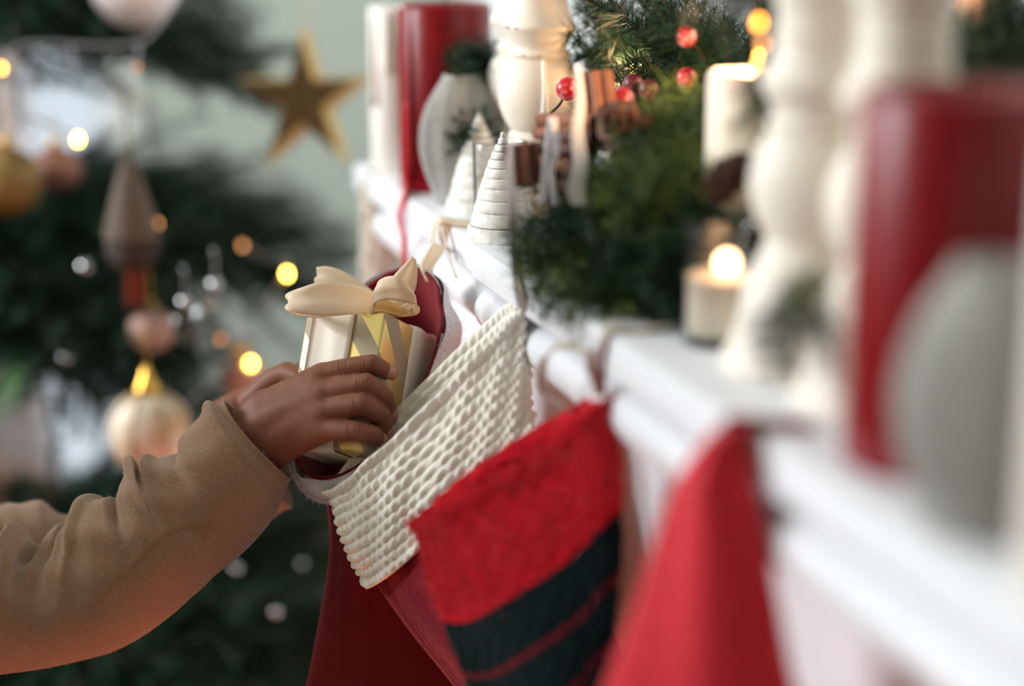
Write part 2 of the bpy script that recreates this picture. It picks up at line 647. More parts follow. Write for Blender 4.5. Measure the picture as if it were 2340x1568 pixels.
def rel(mw, parent):
    return Matrix.Translation(-Vector(parent.location)) @ mw


# ================================================================== THE ROOM
struct(boxes('floor', [((-2.7, -3.0, -0.05), (1.0, 2.75, 0.0))], MT['floor']))
struct(boxes('ceiling', [((-2.7, -3.0, 2.6), (1.0, 2.75, 2.65))], MT['wall_back']))
# wall behind the tree with its window opening
WX0, WX1, WZ0, WZ1 = -1.25, -0.02, 0.06, 2.15
struct(boxes('wall_back', [((-2.6, 2.6, 0), (WX0, 2.7, 2.6)), ((WX1, 2.6, 0), (0.95, 2.7, 2.6)),
                           ((WX0, 2.6, 0), (WX1, 2.7, WZ0)), ((WX0, 2.6, WZ1), (WX1, 2.7, 2.6))], MT['wall_back']))
struct(boxes('wall_left', [((-2.7, -3.0, 0), (-2.6, 0.0, 2.6)), ((-2.7, 1.7, 0), (-2.6, 2.7, 2.6)),
                           ((-2.7, 0.0, 0), (-2.6, 1.7, 0.75)), ((-2.7, 0.0, 2.35), (-2.6, 1.7, 2.6))], MT['wall_dim']))
# chimney breast with the firebox recess, and the alcove beyond it
struct(boxes('wall_right', [((0.31, -3.0, 0), (0.75, -0.72, 2.6)), ((0.31, 0.12, 0), (0.75, 0.44, 2.6)),
                            ((0.31, -0.72, 0.80), (0.75, 0.12, 2.6)), ((0.75, -3.0, 0), (0.85, 2.7, 2.6))], MT['wall_pale']))
struct(boxes('wall_front', [((-2.7, -3.1, 0), (1.0, -3.0, 2.6))], MT['wall_dim']))
struct(boxes('baseboard_back', [((-2.6, 2.58, 0), (WX0, 2.6, 0.12)), ((WX1, 2.58, 0), (0.75, 2.6, 0.12))], MT['frame'], bevel=0.004))


def window(name, lo, hi, axis, nb):
    """timber frame with glazing bars; lo/hi in the wall plane"""
    (a0, z0), (a1, z1), p = lo, hi, nb
    t = 0.07

    def bx(u0, u1, w0, w1, d0, d1):
        return ((u0, d0, w0), (u1, d1, w1)) if axis == 'y' else ((d0, u0, w0), (d1, u1, w1))
    d = 2.58 if axis == 'y' else -2.66
    L = [bx(a0, a0 + t, z0, z1, d, d + 0.08), bx(a1 - t, a1, z0, z1, d, d + 0.08),
         bx(a0 + t, a1 - t, z0, z0 + t, d, d + 0.08), bx(a0 + t, a1 - t, z1 - t, z1, d, d + 0.08)]
    fr = struct(boxes(name, L, MT['frame'], bevel=0.004))
    for i in range(1, p):
        u = a0 + (a1 - a0) * i / p
        boxes('glazing_bar', [bx(u - 0.014, u + 0.014, z0 + t, z1 - t, d + 0.02, d + 0.06)], MT['frame'], fr)
    for j in (1, 2):
        w = z0 + (z1 - z0) * j / 3
        boxes('glazing_bar', [bx(a0 + t, a1 - t, w - 0.014, w + 0.014, d + 0.02, d + 0.06)], MT['frame'], fr)
    boxes('pane', [bx(a0 + t, a1 - t, z0 + t, z1 - t, d + 0.035, d + 0.039)], MT['pane'], fr)
    boxes('sill', [bx(a0 - 0.04, a1 + 0.04, z0 - 0.03, z0, d - 0.06, d + 0.03)], MT['frame'], fr)
    return fr


window('window_1', (WX0, WZ0), (WX1, WZ1), 'y', 3)
window('window_2', (0.0, 0.75), (1.7, 2.35), 'x', 3)

# curtain drawn back at the left of the window behind the tree
cx_ = np.linspace(-0.80, -0.25, 90)
cu = np.stack([cx_, 2.50 + 0.028 * np.sin(cx_ * 75)], 1)
V = np.concatenate([np.column_stack([cu, np.full(90, z)]) for z in (0.05, 0.9, 2.3)])
c = mesh_obj('curtain', V, grid_faces(3, 90, False), MT['curtain'])
c.modifiers.new('cloth', 'SOLIDIFY').thickness = 0.002
tag(c, 'pinkish white linen curtain hanging half across the window behind the Christmas tree', 'curtain')
tag(tube('curtain_pole', [(-1.42, 2.50, 2.32), (0.10, 2.50, 2.32)], 0.012, MT['gold']),
    'brass curtain pole above the window behind the Christmas tree', 'curtain pole')

# ================================================================== MANTELPIECE
Y0, Y1, YS = -1.02, 0.405, 0.0
mp = empty('mantelpiece', (0.15, -0.3, 0), 'white painted mantelpiece with a moulded shelf edge holding candles and garland', 'mantelpiece', world=True)


def extrude_y(name, prof, y0, y1, material, parent, bevel=0):
    n = len(prof)
    V = np.array([(x, y0, z) for x, z in prof] + [(x, y1, z) for x, z in prof])
    F = [(i, (i + 1) % n, (i + 1) % n + n, i + n) for i in range(n)] + [tuple(reversed(range(n))), tuple(range(n, 2 * n))]
    o = mesh_obj(name, V, F, material, parent)
    e = o.modifiers.new('edges', 'EDGE_SPLIT')
    e.split_angle = math.radians(28)
    return o


def shelf_prof(x0):
    r = 0.0022
    return [(0.31, 1.15), (x0 + r, 1.15), (x0 + r * 0.3, 1.15 - r * 0.3), (x0, 1.15 - r), (x0, 1.1275), (x0 + 0.0025, 1.1245), (0.31, 1.1245)]


extrude_y('shelf_board', shelf_prof(0.0), Y0, YS, MT['mantel'], mp)
extrude_y('shelf_board', shelf_prof(0.004), YS, Y1, MT['mantel'], mp)


def moulding(x0):
    P = [(x0 + 0.018, 1.1245), (x0 + 0.018, 1.1190), (x0 + 0.0135, 1.1185)]
    for i in range(15):                                        # bold rounded member
        q = math.radians(75 - 165 * i / 14)
        P.append((x0 + 0.020 - 0.0185 * math.cos(q), 1.1035 + 0.0150 * math.sin(q) * (1.0 if q > 0 else 1.25)))
    P += [(x0 + 0.030, 1.0845)]
    P += [(x0 + 0.036, 1.0845), (x0 + 0.036, 1.082)]
    for i in range(9):                                         # cove below
        q = math.radians(90 * i / 8)
        P.append((x0 + 0.037 + 0.016 * math.sin(q), 1.082 - 0.015 * (1 - math.cos(q))))
    P += [(x0 + 0.055, 1.064), (x0 + 0.30, 1.064), (x0 + 0.30, 1.1245)]
    return P


extrude_y('crown_moulding', moulding(0.0), Y0 + 0.02, YS, MT['mantel'], mp)
extrude_y('crown_moulding', moulding(0.004), YS, Y1 - 0.02, MT['mantel'], mp)
boxes('frieze_board', [((0.060, Y0 + 0.05, 0.80), (0.31, Y1 - 0.05, 1.0642))], MT['mantel'], mp, 0.002)
for ya, yb in ((Y0 + 0.05, -0.72), (0.12, Y1 - 0.05)):
    boxes('pilaster', [((0.050, ya, 0.10), (0.31, yb, 0.80))], MT['mantel'], mp, 0.004)
    boxes('plinth', [((0.035, ya - 0.012, 0.0), (0.31, yb + 0.012, 0.10))], MT['mantel'], mp, 0.004)
boxes('firebox_lining', [((0.70, -0.72, 0), (0.74, 0.12, 0.80)), ((0.31, -0.74, 0), (0.74, -0.72, 0.80)), ((0.31, 0.12, 0), (0.74, 0.14, 0.80))], MT['brick'], mp)
for k, (y, z, a) in enumerate([(-0.30, 0.05, 0.1), (-0.30, 0.05, -0.1), (-0.30, 0.145, 0.5)]):
    lx = (0.44, 0.58, 0.51)[k]
    lg = tube('log', [(lx - 0.05 * math.sin(a), y - 0.2 * math.cos(a), z), (lx + 0.05 * math.sin(a), y + 0.2 * math.cos(a), z)], 0.05, MT['stem'], None, 14)
    tag(lg, ['charred log lying at the front of the fireplace', 'charred log lying at the back of the fireplace', 'charred log laid across the other two in the fireplace'][k], 'log')


# ================================================================== CANDLES AND CANDLESTICKS
def flame(root, top, s=1.0, watts=0.25, wick=True):
    x, y, z = top
    if wick:
        tube('wick', [(x, y, z - 0.002), (x + 0.0006, y, z + 0.006 * s)], 0.0008, MT['wick'], root, 6)
    prof = [(1e-5, 0.0), (0.0026, 0.003), (0.0042, 0.008), (0.0036, 0.014), (0.0017, 0.021), (1e-5, 0.027)]
    lathe('flame', [(r * s * 0.8, zz * s * 0.7) for r, zz in prof], MT['flame'], root, 14, (x, y, z + 0.004 * s))
    l = bpy.data.lights.new('flame_light', 'POINT')
    l.energy = watts
    l.color = (1.0, 0.58, 0.30)
    l.shadow_soft_size = 0.007
    lo = bpy.data.objects.new('flame_light', l)
    COL.objects.link(lo)
    lo.parent = root
    lo.location = (x, y, z + 0.020 * s)


def candle_prof(r, h, lip=0.004):
    return [(1e-5, 0), (r - 0.001, 0), (r, 0.0015), (r * 1.004, h * 0.5), (r, h - lip), (r - lip * 0.3, h - lip * 0.3), (r - lip, h), (r - lip * 2.2, h - 0.002),
            (r * 0.6, h - 0.006), (r * 0.25, h - 0.008), (1e-5, h - 0.0085)]


def pillar_candle(p, r, h, material, label, wob=0.0, lit=False, watts=0.25, drips=()):
    t = empty('pillar_candle', p, label, 'candle', None)
    seed = RNG.random() * 6
    rip = (lambda q, z: 1 + wob * (math.sin(3 * q + seed) + 0.6 * math.sin(5 * q + z * 60 + seed))) if wob else None
    wb = lathe('wax_body', candle_prof(r, h), material, t, 48, ripple=rip)
    if lit:
        flame(t, (0, 0, h - 0.008), 1.0, watts)
    else:
        tube('wick', [(0, 0, h - 0.01), (0.001, 0, h + 0.004)], 0.0009, MT['wick'], wb, 6)
    for az, z0, z1, w in drips:                                 # runs of wax on the side
        d = np.array([math.cos(az), math.sin(az), 0])
        P = [d * (r - 0.0005) + np.array([0, 0, z0]), d * (r + 0.001) + np.array([0, 0, z0 * 0.6 + z1 * 0.4]), d * (r + 0.0012) + np.array([0, 0, z1])]
        tube('wax_drip', P, [w * 0.7, w * 0.8, w * 1.25], material, wb, 10, 12)
    return t


LEFT = math.atan2(-CR[1], -CR[0])
FRONT = math.atan2(-FH[1], -FH[0])
pillar_candle(place(912, 1.465), 0.0245, 0.146, MT['white_wax'], 'tall white pillar candle left of the far red candle', 0.012,
              drips=[(FRONT - 0.3, 0.143, 0.09, 0.003), (FRONT - 0.9, 0.143, 0.06, 0.003)])
rp = place(1020, 1.372)
rc = pillar_candle(rp, 0.0385, 0.153, MT['red_wax'], 'far red pillar candle with wax running over the shelf edge', 0.004,
                   drips=[(FRONT - 0.75, 0.150, 0.01, 0.0022)])
# the red run that left the candle and froze over the shelf edge
d0 = np.array([math.cos(FRONT - 0.95), math.sin(FRONT - 0.95), 0]) * 0.038
run = [rp + d0 + (0, 0, 0.075), rp + d0 * 1.02 + (0, 0, 0.03), rp + d0 * 1.06 + (0, 0, 0.004), np.array([0.003, 0.205, 1.1515]), np.array([-0.0015, 0.202, 1.140]),
       np.array([-0.002, 0.200, 1.128]), np.array([-0.001, 0.194, 1.119]), np.array([-0.001, 0.193, 1.105]), np.array([-0.001, 0.193, 1.094])]
tube('wax_run', [q - rp for q in run], [0.0022, 0.0025, 0.0026, 0.0026, 0.0026, 0.0024, 0.0026, 0.0027, 0.0025], MT['red_drip'], rc, 10, 60)
rn = place(2135, 0.678)
pillar_candle(rn, 0.0385, 0.155, MT['red_wax'], 'thick red pillar candle nearest the camera, beside the near grey vase', 0.004)
pillar_candle(np.array([0.024, -0.652, ZT]), 0.0235, 0.150, MT['white_wax'], 'cream pillar candle at the right picture edge, nearest of all the candles', 0.01)
pillar_candle(place(1712, 0.945), 0.0285, 0.137, MT['cream_wax'], 'lit cream pillar candle glowing at its top, behind the glass tumbler candle', 0.006, True, 1.1)
pillar_candle(place(1440, 1.20), 0.021, 0.105, MT['cream_wax'], 'short lit candle hidden in the garland right of the sharp candlestick', 0.006, True, 0.45)
# tall candle at the back of the shelf, cut by the top of the picture
pillar_candle(place(2204, 1.005), 0.0165, 0.30, MT['peach_wax'], 'tallest, peach coloured pillar candle at the back of the mantel, right of the near candlesticks', 0.006)


def candlestick(p, base_r, label, drip=None, top=True):
    """turned wooden candlestick, foot up: flared foot, neck, bulb, rings, flange, upper vase"""
    t = empty('candlestick', p, label, 'candlestick', 'turned white wooden candlesticks on the mantel')
    b = base_r
    prof = [(1e-5, 0), (b, 0), (b * 1.0, 0.004), (b * 0.97, 0.006), (b * 0.90, 0.012), (b * 0.80, 0.026), (b * 0.70 + 0.002, 0.044), (0.0245, 0.058), (0.0232, 0.0615),
            (0.0228, 0.0640), (0.0213, 0.0655), (0.0205, 0.0665)]
    lathe('foot', prof + [(1e-5, 0.0665)], MT['chalk'], t, 48)
    bulb = [(1e-5, 0.0660), (0.0205, 0.0660)]
    for i in range(1, 16):
        q = i / 16
        bulb.append((0.0205 + 0.0100 * math.sin(PI * q) ** 0.8 + 0.0008 * q, 0.066 + 0.0545 * q))
    bulb += [(0.0213, 0.1205), (1e-5, 0.1205)]
    bu = lathe('bulb', bulb, MT['chalk'], t, 48)
    rings = [(1e-5, 0.1200), (0.0215, 0.1200), (0.0232, 0.1212), (0.0238, 0.1228), (0.0232, 0.1244), (0.0216, 0.1250), (0.0205, 0.1262), (0.0205, 0.1285), (0.0212, 0.1300),
             (0.0235, 0.1345), (0.0262, 0.1395), (0.0276, 0.1418), (0.0279, 0.1432), (0.0270, 0.1450), (0.0245, 0.1490), (0.0222, 0.1550), (0.0210, 0.1610), (0.0205, 0.1640),
             (0.0214, 0.1650), (0.0224, 0.1662), (0.0222, 0.1676), (0.0205, 0.1690), (0.0200, 0.172), (0.0215, 0.180), (0.0262, 0.196), (0.0300, 0.216), (0.0290, 0.238),
             (0.0240, 0.256), (0.0225, 0.262), (0.034, 0.270), (0.040, 0.274), (0.040, 0.279), (0.036, 0.280), (1e-5, 0.280)]
    tn = sharp(lathe('turned_neck', rings, MT['chalk'], t, 48), 50)
    # worn spots on the sharp rims, where the paint has chipped to wood
    rs = random.Random(int(p[1] * 1000))
    geo = []
    for k in range(9):
        az = FRONT + rs.uniform(-1.2, 1.2)
        r, z, hh = rs.choice([(0.0278, 0.1432, 0.0012), (0.0238, 0.1228, 0.0006), (0.0278, 0.1425, 0.0009)])
        cc = np.array([math.cos(az) * r, math.sin(az) * r, z])
        v, f = capsule_geo(cc, cc + np.array([-math.sin(az), math.cos(az), 0]) * rs.uniform(0.0006, 0.0022), hh * 0.7, hh * 0.5, 8, 2)
        geo.append((v, f))
    V, F = join_geo(geo)
    ch = mesh_obj('worn_paint', V, F, MT['chip'], tn)
    ch['kind'] = 'stuff'
    for az in (drip or []):
        P = []
        for z, r in ((0.1198, 0.0228), (0.112, 0.0272), (0.100, 0.0305), (0.092, 0.0311), (0.083, 0.0300), (0.077, 0.0281), (0.0735, 0.0272)):
            P.append((math.cos(az) * r, math.sin(az) * r, z))
        tube('wax_drip', P, [0.0016, 0.0018, 0.0020, 0.0024, 0.0028, 0.0036, 0.0028], MT['white_wax'], bu, 10, 30)
    if top:
        c = pillar_candle(np.array(p) + (0, 0, 0.280), 0.033, 0.12, MT['cream_wax'], top, 0.01)
    return t


candlestick(place(1200, 1.300), 0.029, 'white turned candlestick half hidden behind the sharp one with the wax drip', None,
            'cream candle on the candlestick farthest from the camera')
candlestick(place(1231, 1.236), 0.0292, 'sharply seen white turned candlestick with chipped rims and a wax drip', [FRONT + 0.12],
            'cream candle on the sharply seen candlestick with chipped rims')
candlestick(place(1838, 0.820), 0.043, 'blurred white turned candlestick right of the lit glass tumbler', None,
            'cream candle on the blurred candlestick right of the tumbler')
candlestick(place(2018, 0.758), 0.043, 'blurred white turned candlestick standing behind the near red candle', None,
            'cream candle on the candlestick behind the near red candle')


def cone_tree(p, label):
    t = empty('wooden_cone_tree', p, label, 'decoration', 'tiered white wooden trees')
    z, n = 0.0, 10
    hs = [0.0102, 0.0098, 0.0082, 0.0078, 0.0066, 0.0062, 0.0056, 0.0050, 0.0044, 0.0040]
    for i in range(n):
        r = 0.0246 * (1 - i / n) ** 1.0 + 0.0012
        r2 = r * (0.90 if i else 0.97)
        h = hs[i]
        lathe('tier', [(1e-5, z), (r * 0.985, z), (r, z + 0.0008), (r2, z + h - 0.0008), (r2 - 0.0006, z + h), (1e-5, z + h)], MT['whitewash'], t, 40)
        if i < n - 1:
            lathe('groove', [(1e-5, z + h - 0.0002), (r2 - 0.0012, z + h - 0.0002), (r2 - 0.0012, z + h + 0.0007), (1e-5, z + h + 0.0007)], MT['gap'], t, 32)
        z += h + 0.0004
    lathe('tip', [(1e-5, z), (0.0022, z), (0.0016, z + 0.0034), (1e-5, z + 0.0042)], MT['whitewash'], t, 16)
    return t


cone_tree(place(1096, 1.262), 'tiered white wooden tree standing behind the clear votive glass')
cone_tree(place(1150, 1.150), 'tiered white wooden tree in front, sharp, at the shelf edge beside the ribbon')


def tumbler(p, r, h, wax_h, label, lit):
    t = empty('candle_glass', p, label, 'candle', None)
    w = 0.0009
    prof = [(1e-5, 0), (r * 0.93, 0), (r * 0.96, 0.001), (r, h - 0.001), (r - w / 2, h), (r - w, h - 0.001), (r * 0.96 - w, 0.006), (r * 0.9 - w, 0.005), (1e-5, 0.005)]
    lathe('glass', prof, MT['glass'], t, 48)
    lathe('wax', [(1e-5, 0.0056), (r * 0.955 - w - 0.0004, 0.0056), (r * 0.975 - w - 0.0006, wax_h), (r * 0.9 - w, wax_h - 0.001), (1e-5, wax_h - 0.002)], MT['cream_wax'], t, 40)
    if lit:
        flame(t, (0.004, 0, wax_h - 0.001), 0.36, 0.012)
    else:
        tube('wick', [(0, 0, wax_h - 0.002), (0.001, 0, wax_h + 0.004)], 0.0008, MT['wick'], t, 6)
    return t


tumbler(place(1143, 1.197), 0.0200, 0.0630, 0.036, 'clear votive glass of cream wax between the two white wooden trees', False)
tumbler(place(1640, 0.868), 0.0200, 0.0630, 0.036, 'clear glass tumbler with a burning cream candle, in front of the lit pillar candle', True)


def stone_vase(p, label, sc=1.0):
    """rounded eight-sided vase with leaf veins pressed into its sides"""
    t = empty('stoneware_vase', p, label, 'vase', 'grey stoneware vases')
    prof = [(0.0215, 0.0), (0.0255, 0.012), (0.0305, 0.026), (0.0338, 0.040), (0.0345, 0.052), (0.0325, 0.066), (0.0275, 0.080), (0.0205, 0.092), (0.0165, 0.098), (0.0150, 0.1020)]
    P = catmull(np.array(prof), 40)
    n = 96

    def rr(q):
        k = PI / 4
        a = (q % k) - k / 2
        return 0.55 + 0.45 * math.cos(k / 2) / math.cos(a) * 1.04
    V = [(r * rr(2 * PI * a / n) * math.cos(2 * PI * a / n) * sc, r * rr(2 * PI * a / n) * math.sin(2 * PI * a / n) * sc, z * sc) for r, z in P for a in range(n)]
    V += [(0.8 * x, 0.8 * y, z) for x, y, z in V[-n:]] + [(0.8 * x, 0.8 * y, z - 0.02 * sc) for x, y, z in V[-n:]]
    F = grid_faces(42, n, True, True, True)
    vb = mesh_obj('vase_body', V, F, MT['grey'], t)
    # raised leaf veins on each face
    geo = []
    for f in range(8):
        az = f * PI / 4 + PI / 8

        def sp(da, z):
            r = np.interp(z, P[:, 1], P[:, 0]) * 1.006 * rr(az + da)
            return np.array([math.cos(az + da) * r, math.sin(az + da) * r, z]) * sc
        geo.append(tube_geo([sp(0, z) for z in np.linspace(0.010, 0.080, 9)], 0.0006, 5))
        for z in np.linspace(0.014, 0.062, 7):
            for s in (-1, 1):
                geo.append(tube_geo([sp(s * u, z + 0.016 * u / 0.3) for u in (0.0, 0.1, 0.2, 0.3)], [0.0005, 0.0003], 4))
    V, F = join_geo(geo)
    v = mesh_obj('leaf_relief', V, F, MT['grey'], vb)
    v['kind'] = 'stuff'
    return t


stone_vase(place(1057, 1.298), 'grey stoneware vase with pressed leaves beside the far red candle')
stone_vase(place(2238, 0.603), 'grey stoneware vase with pressed leaves beside the near red candle', 0.98)


# ================================================================== GARLAND ON THE MANTEL
SPG = [spray_mesh('garland_spray', 0.16, 12, 0.05, 1500, 0.023, 0.00055, 40 + i, MT['needle_g'], 0.1, 0.06, 0.8) for i in range(3)]
SPY = [spray_mesh('garland_spray_candlelit', 0.13, 10, 0.045, 1100, 0.022, 0.0006, 50 + i, MT['needle_lit'], 0.1, 0.06, 0.8) for i in range(2)]
ga = empty('fir_garland', (0.2, -0.1, ZT), 'dark green fir garland lying along the back of the white mantel', 'garland', world=True)
spine = np.array([(0.24, 0.30, 1.175), (0.23, 0.18, 1.20), (0.225, 0.05, 1.21), (0.20, -0.05, 1.20), (0.16, -0.13, 1.185), (0.16, -0.22, 1.19), (0.19, -0.33, 1.20),
                  (0.235, -0.45, 1.20), (0.235, -0.62, 1.185), (0.23, -0.80, 1.175), (0.235, -0.96, 1.17)])
tube('garland_stem', spine, 0.005, MT['stem'], ga, 8, 60)
SPN = catmull(spine, 200)
rg = random.Random(11)


def sprig(px, py, d, back=0.14, kind=None, root=None, sc=None):
    """one sprig: tip where it is seen, foot on the garland stem"""
    tip = at(px, py, d)
    if root is None:
        k = SPN[np.argmin(np.linalg.norm(SPN - tip, axis=1))]
        dv = k - tip
        L = np.linalg.norm(dv)
        root = tip + dv / L * max(0.07, min(L, back))
    me = rg.choice(SPY if kind == 'y' else SPG)
    L0 = 0.13 if kind == 'y' else 0.16
    o = bpy.data.objects.new('sprig', me)
    COL.objects.link(o)
    o.parent = ga
    o.matrix_local = rel(aim(root, tip, L0, rg.uniform(-1, 1), sc), ga)
    return o


# sharp sprigs rising behind the candlesticks
for px, py, d in [(1345, 20, 1.18), (1375, -40, 1.15), (1330, 90, 1.2), (1470, 10, 1.08), (1440, 120, 1.1), (1500, 60, 1.07), (1530, -30, 1.05), (1410, 190, 1.15),
                  (1560, 120, 1.06), (1345, 170, 1.2), (1580, 30, 1.02), (1480, 160, 1.12), (1395, 110, 1.17), (1430, 235, 1.1), (1530, 200, 1.08), (1325, 230, 1.18), (1570, 240, 1.0), (1340, -20, 1.22), (1400, 60, 1.22), (1360, 130, 1.24), (1450, 180, 1.18), (1500, 120, 1.15), (1540, 60, 1.12), (1590, 160, 1.08), (1600, 90, 1.1),
                  (1620, 220, 1.08), (1480, 230, 1.14), (1390, 240, 1.17), (1350, 260, 1.2), (1420, 130, 1.2), (1560, 10, 1.1), (1620, 40, 1.1), (1530, 250, 1.06), (1460, 80, 1.2), (1600, 260, 1.05)]:
    sprig(px, py, d, 0.16)
# mass in front of the candlesticks, spilling to the shelf edge
for px, py, d in [(1180, 540, 0.98), (1200, 620, 0.98), (1215, 490, 1.0), (1260, 560, 0.96), (1250, 660, 0.96), (1310, 620, 0.95), (1300, 700, 0.94), (1370, 560, 0.94),
                  (1360, 690, 0.93), (1420, 640, 0.93), (1430, 730, 0.91), (1480, 560, 0.92), (1500, 690, 0.9), (1530, 620, 0.9), (1460, 500, 0.95), (1400, 450, 0.97),
                  (1330, 480, 0.98), (1270, 470, 1.0), (1540, 480, 0.93), (1580, 560, 0.9), (1600, 460, 0.92), (1550, 720, 0.9), (1590, 650, 0.89), (1350, 400, 1.0),
                  (1500, 420, 0.97), (1210, 570, 0.96), (1340, 560, 0.92), (1450, 590, 0.9), (1240, 600, 0.99), (1400, 720, 0.93), (1620, 400, 0.95), (1660, 470, 0.9),
                  (1690, 540, 0.88), (1290, 430, 1.0), (1430, 400, 0.98), (1560, 380, 0.98), (1470, 700, 0.92), (1560, 560, 0.91), (1520, 760, 0.9)]:
    sprig(px, py, d, 0.13)
for px, py, d in [(1500, 235, 0.98), (1540, 255, 0.97), (1480, 270, 0.98), (1430, 360, 0.95), (1400, 380, 0.95), (1500, 330, 0.95), (1560, 320, 0.95), (1380, 420, 0.93),
                  (1470, 400, 0.93), (1200, 590, 0.95), (1580, 280, 0.97), (1300, 690, 0.92), (1620, 330, 0.95), (1450, 440, 0.92)]:
    sprig(px, py, d, 0.10, 'y')
# blurred sprig above the lit pillar, the one against the near red candle, and the right corner
for px, py, d in [(1600, 20, 0.84), (1640, 120, 0.84), (1700, 180, 0.83), (1720, 40, 0.82), (1660, -30, 0.84), (1740, 240, 0.82), (1690, 90, 0.83), (1760, 130, 0.82), (1730, 290, 0.83)]:
    if (px, py) not in ((1640, 120), (1700, 180)):
        sprig(px, py, d, 0.14, root=at(px + 90, py - 330, d + 0.02))
for px, py, d in [(1745, 800, 0.73), (1790, 740, 0.73), (1760, 850, 0.72)]:
    sprig(px, py, d, 0.1, root=at(px + 105, py - 110, d + 0.03))
sprig(1815, 690, 0.715, 0.1, 'y', root=at(1880, 610, 0.735))
for px, py, d in [(2300, 40, 0.98), (2330, 140, 0.97), (2290, 200, 0.99), (2350, 10, 0.96), (2270, 110, 1.0), (2340, 220, 0.96), (2310, -40, 0.98), (2360, 100, 0.95), (2280, 20, 0.99), (2255, 60, 1.02), (2300, 130, 1.0), (2330, 70, 1.0), (2260, 170, 1.02), (2345, 180, 1.0), (2320, 20, 1.02), (2250, 0, 1.02), (2335, -20, 1.0)]:
    sprig(px, py, d - 0.05, 0.22, sc=0.72)
for px, py, d in [(2240, 215, 0.96), (2290, 230, 0.95)]:
    sprig(px, py, d - 0.05, 0.14, 'y')
# the garland goes on along the back of the shelf, behind the near candles and past the frame
for k in range(46):
    b_ = SPN[int((0.02 if k % 3 == 0 else 0.64) * 199 + rg.random() * (0.28 if k % 3 == 0 else 0.35) * 199)]
    t_ = b_ + np.array([rg.uniform(-0.07, 0.035), rg.uniform(-0.09, 0.09), rg.uniform(-0.01, 0.05)])
    L_ = max(0.05, np.linalg.norm(t_ - b_))
    t_ = b_ + (t_ - b_) / L_ * 0.10
    t_[0] = min(t_[0], 0.25)
    o = bpy.data.objects.new('sprig', SPG[k % 3])
    COL.objects.link(o)
    o.parent = ga
    o.matrix_local = rel(aim(b_, t_, 0.16, rg.uniform(-1, 1)), ga)
# sprigs leaning over the far grey vase
for px, py, d in [(1030, 125, 1.27), (1050, 110, 1.27), (1085, 100, 1.27), (1035, 165, 1.26), (1115, 95, 1.28), (1060, 195, 1.27), (1035, 330, 1.24), (1050, 300, 1.24), (1070, 285, 1.25), (1100, 150, 1.28)]:
    sprig(px, py, d, 0.1, root=at(1135, 190 if py < 240 else 270, d + 0.035), sc=0.40)


# ---- pine cones: overlapping scales round an axis
def pine_cone(c, axis, r, L, label):
    t = empty('pine_cone', c, label, 'pine cone', 'pine cones in the garland')
    ax = nrm(axis)
    u = nrm(np.cross(ax, [0.2, 0.9, 0.1]))
    w = np.cross(ax, u)
    rot = Matrix(((u[0], w[0], ax[0], 0), (u[1], w[1], ax[1], 0), (u[2], w[2], ax[2], 0), (0, 0, 0, 1)))
    core = lathe('core', [(1e-5, -L * 0.48), (r * 0.35, -L * 0.4), (r * 0.4, 0), (r * 0.15, L * 0.45), (1e-5, L * 0.5)], MT['cone'], t, 12)
    core.matrix_local = rot
    V = np.array([(0, -0.3, 0), (0, 0.3, 0), (0.55, 0.5, 0.05), (0.95, 0.34, 0.22), (1.08, 0, 0.34), (0.95, -0.34, 0.22), (0.55, -0.5, 0.05), (0.62, 0, 0.26), (0.55, 0, -0.1)]) * r
    F = [(0, 8, 1), (1, 8, 2), (2, 8, 3), (3, 8, 4), (4, 8, 5), (5, 8, 6), (6, 8, 0), (0, 1, 7), (1, 2, 7), (2, 3, 7), (3, 4, 7), (4, 5, 7), (5, 6, 7), (6, 0, 7)]
    me = None
    N = 46
    for i in range(N):
        q = i * 2.39996
        f = i / (N - 1)
        s = (math.sin(PI * (0.18 + 0.74 * f)) ** 0.8) * 0.9
        tilt = -0.3 + 1.15 * f
        m = rot @ Matrix.Translation((0, 0, L * (f - 0.5))) @ Matrix.Rotation(q, 4, 'Z') @ Matrix.Rotation(-tilt, 4, 'Y') @ Matrix.Scale(s, 4)
        if me is None:
            o = mesh_obj('scale', V, F, MT['cone'], t)
            me = o.data
        else:
            o = bpy.data.objects.new('scale', me)
            COL.objects.link(o)
            o.parent = t
        o.matrix_local = m
    return t


pine_cone(at(1440, 312, 0.975), (-0.6, -0.3, 0.5), 0.019, 0.042, 'dark pine cone lying right of the cinnamon bundles, below the frosted berries')
pine_cone(at(1395, 290, 0.99), (0.5, -0.4, 0.6), 0.015, 0.034, 'small pine cone tucked behind the upright copper cinnamon stick')
pine_cone(at(1660, 408, 0.90), (0.3, -0.6, 0.6), 0.013, 0.034, 'pine cone in front of the lit pillar candle above the glass tumbler')


# ---- frosted berries on wire stems
def berry(px, py, d, r, m, label, foot):
    p = at(px, py, d)
    t = empty('berry_pick', p, label, 'berry', 'frosted berries in the garland')
    lathe('fruit', [(a, b * 1.04) for a, b in ball_prof(r, 16)], MT[m], t, 24)
    f = at(*foot) - p
    tube('stem', [(0, 0, 0), f * 0.4 + np.array([0, 0, -0.003]), f], 0.0009, MT['stem'], t, 6, 10)
    geo = []
    n = nrm(f)
    for k in range(6):
        q = k * PI / 3
        side = nrm(np.cross(n, [math.cos(q), math.sin(q), 0.3]))
        geo.append(capsule_geo(n * r * 0.98, n * r * 1.15 + side * r * 0.28, 0.0006, 0.0003, 6, 2))
    V, F = join_geo(geo)
    o = mesh_obj('calyx', V, F, MT['tie'], t)
    return t


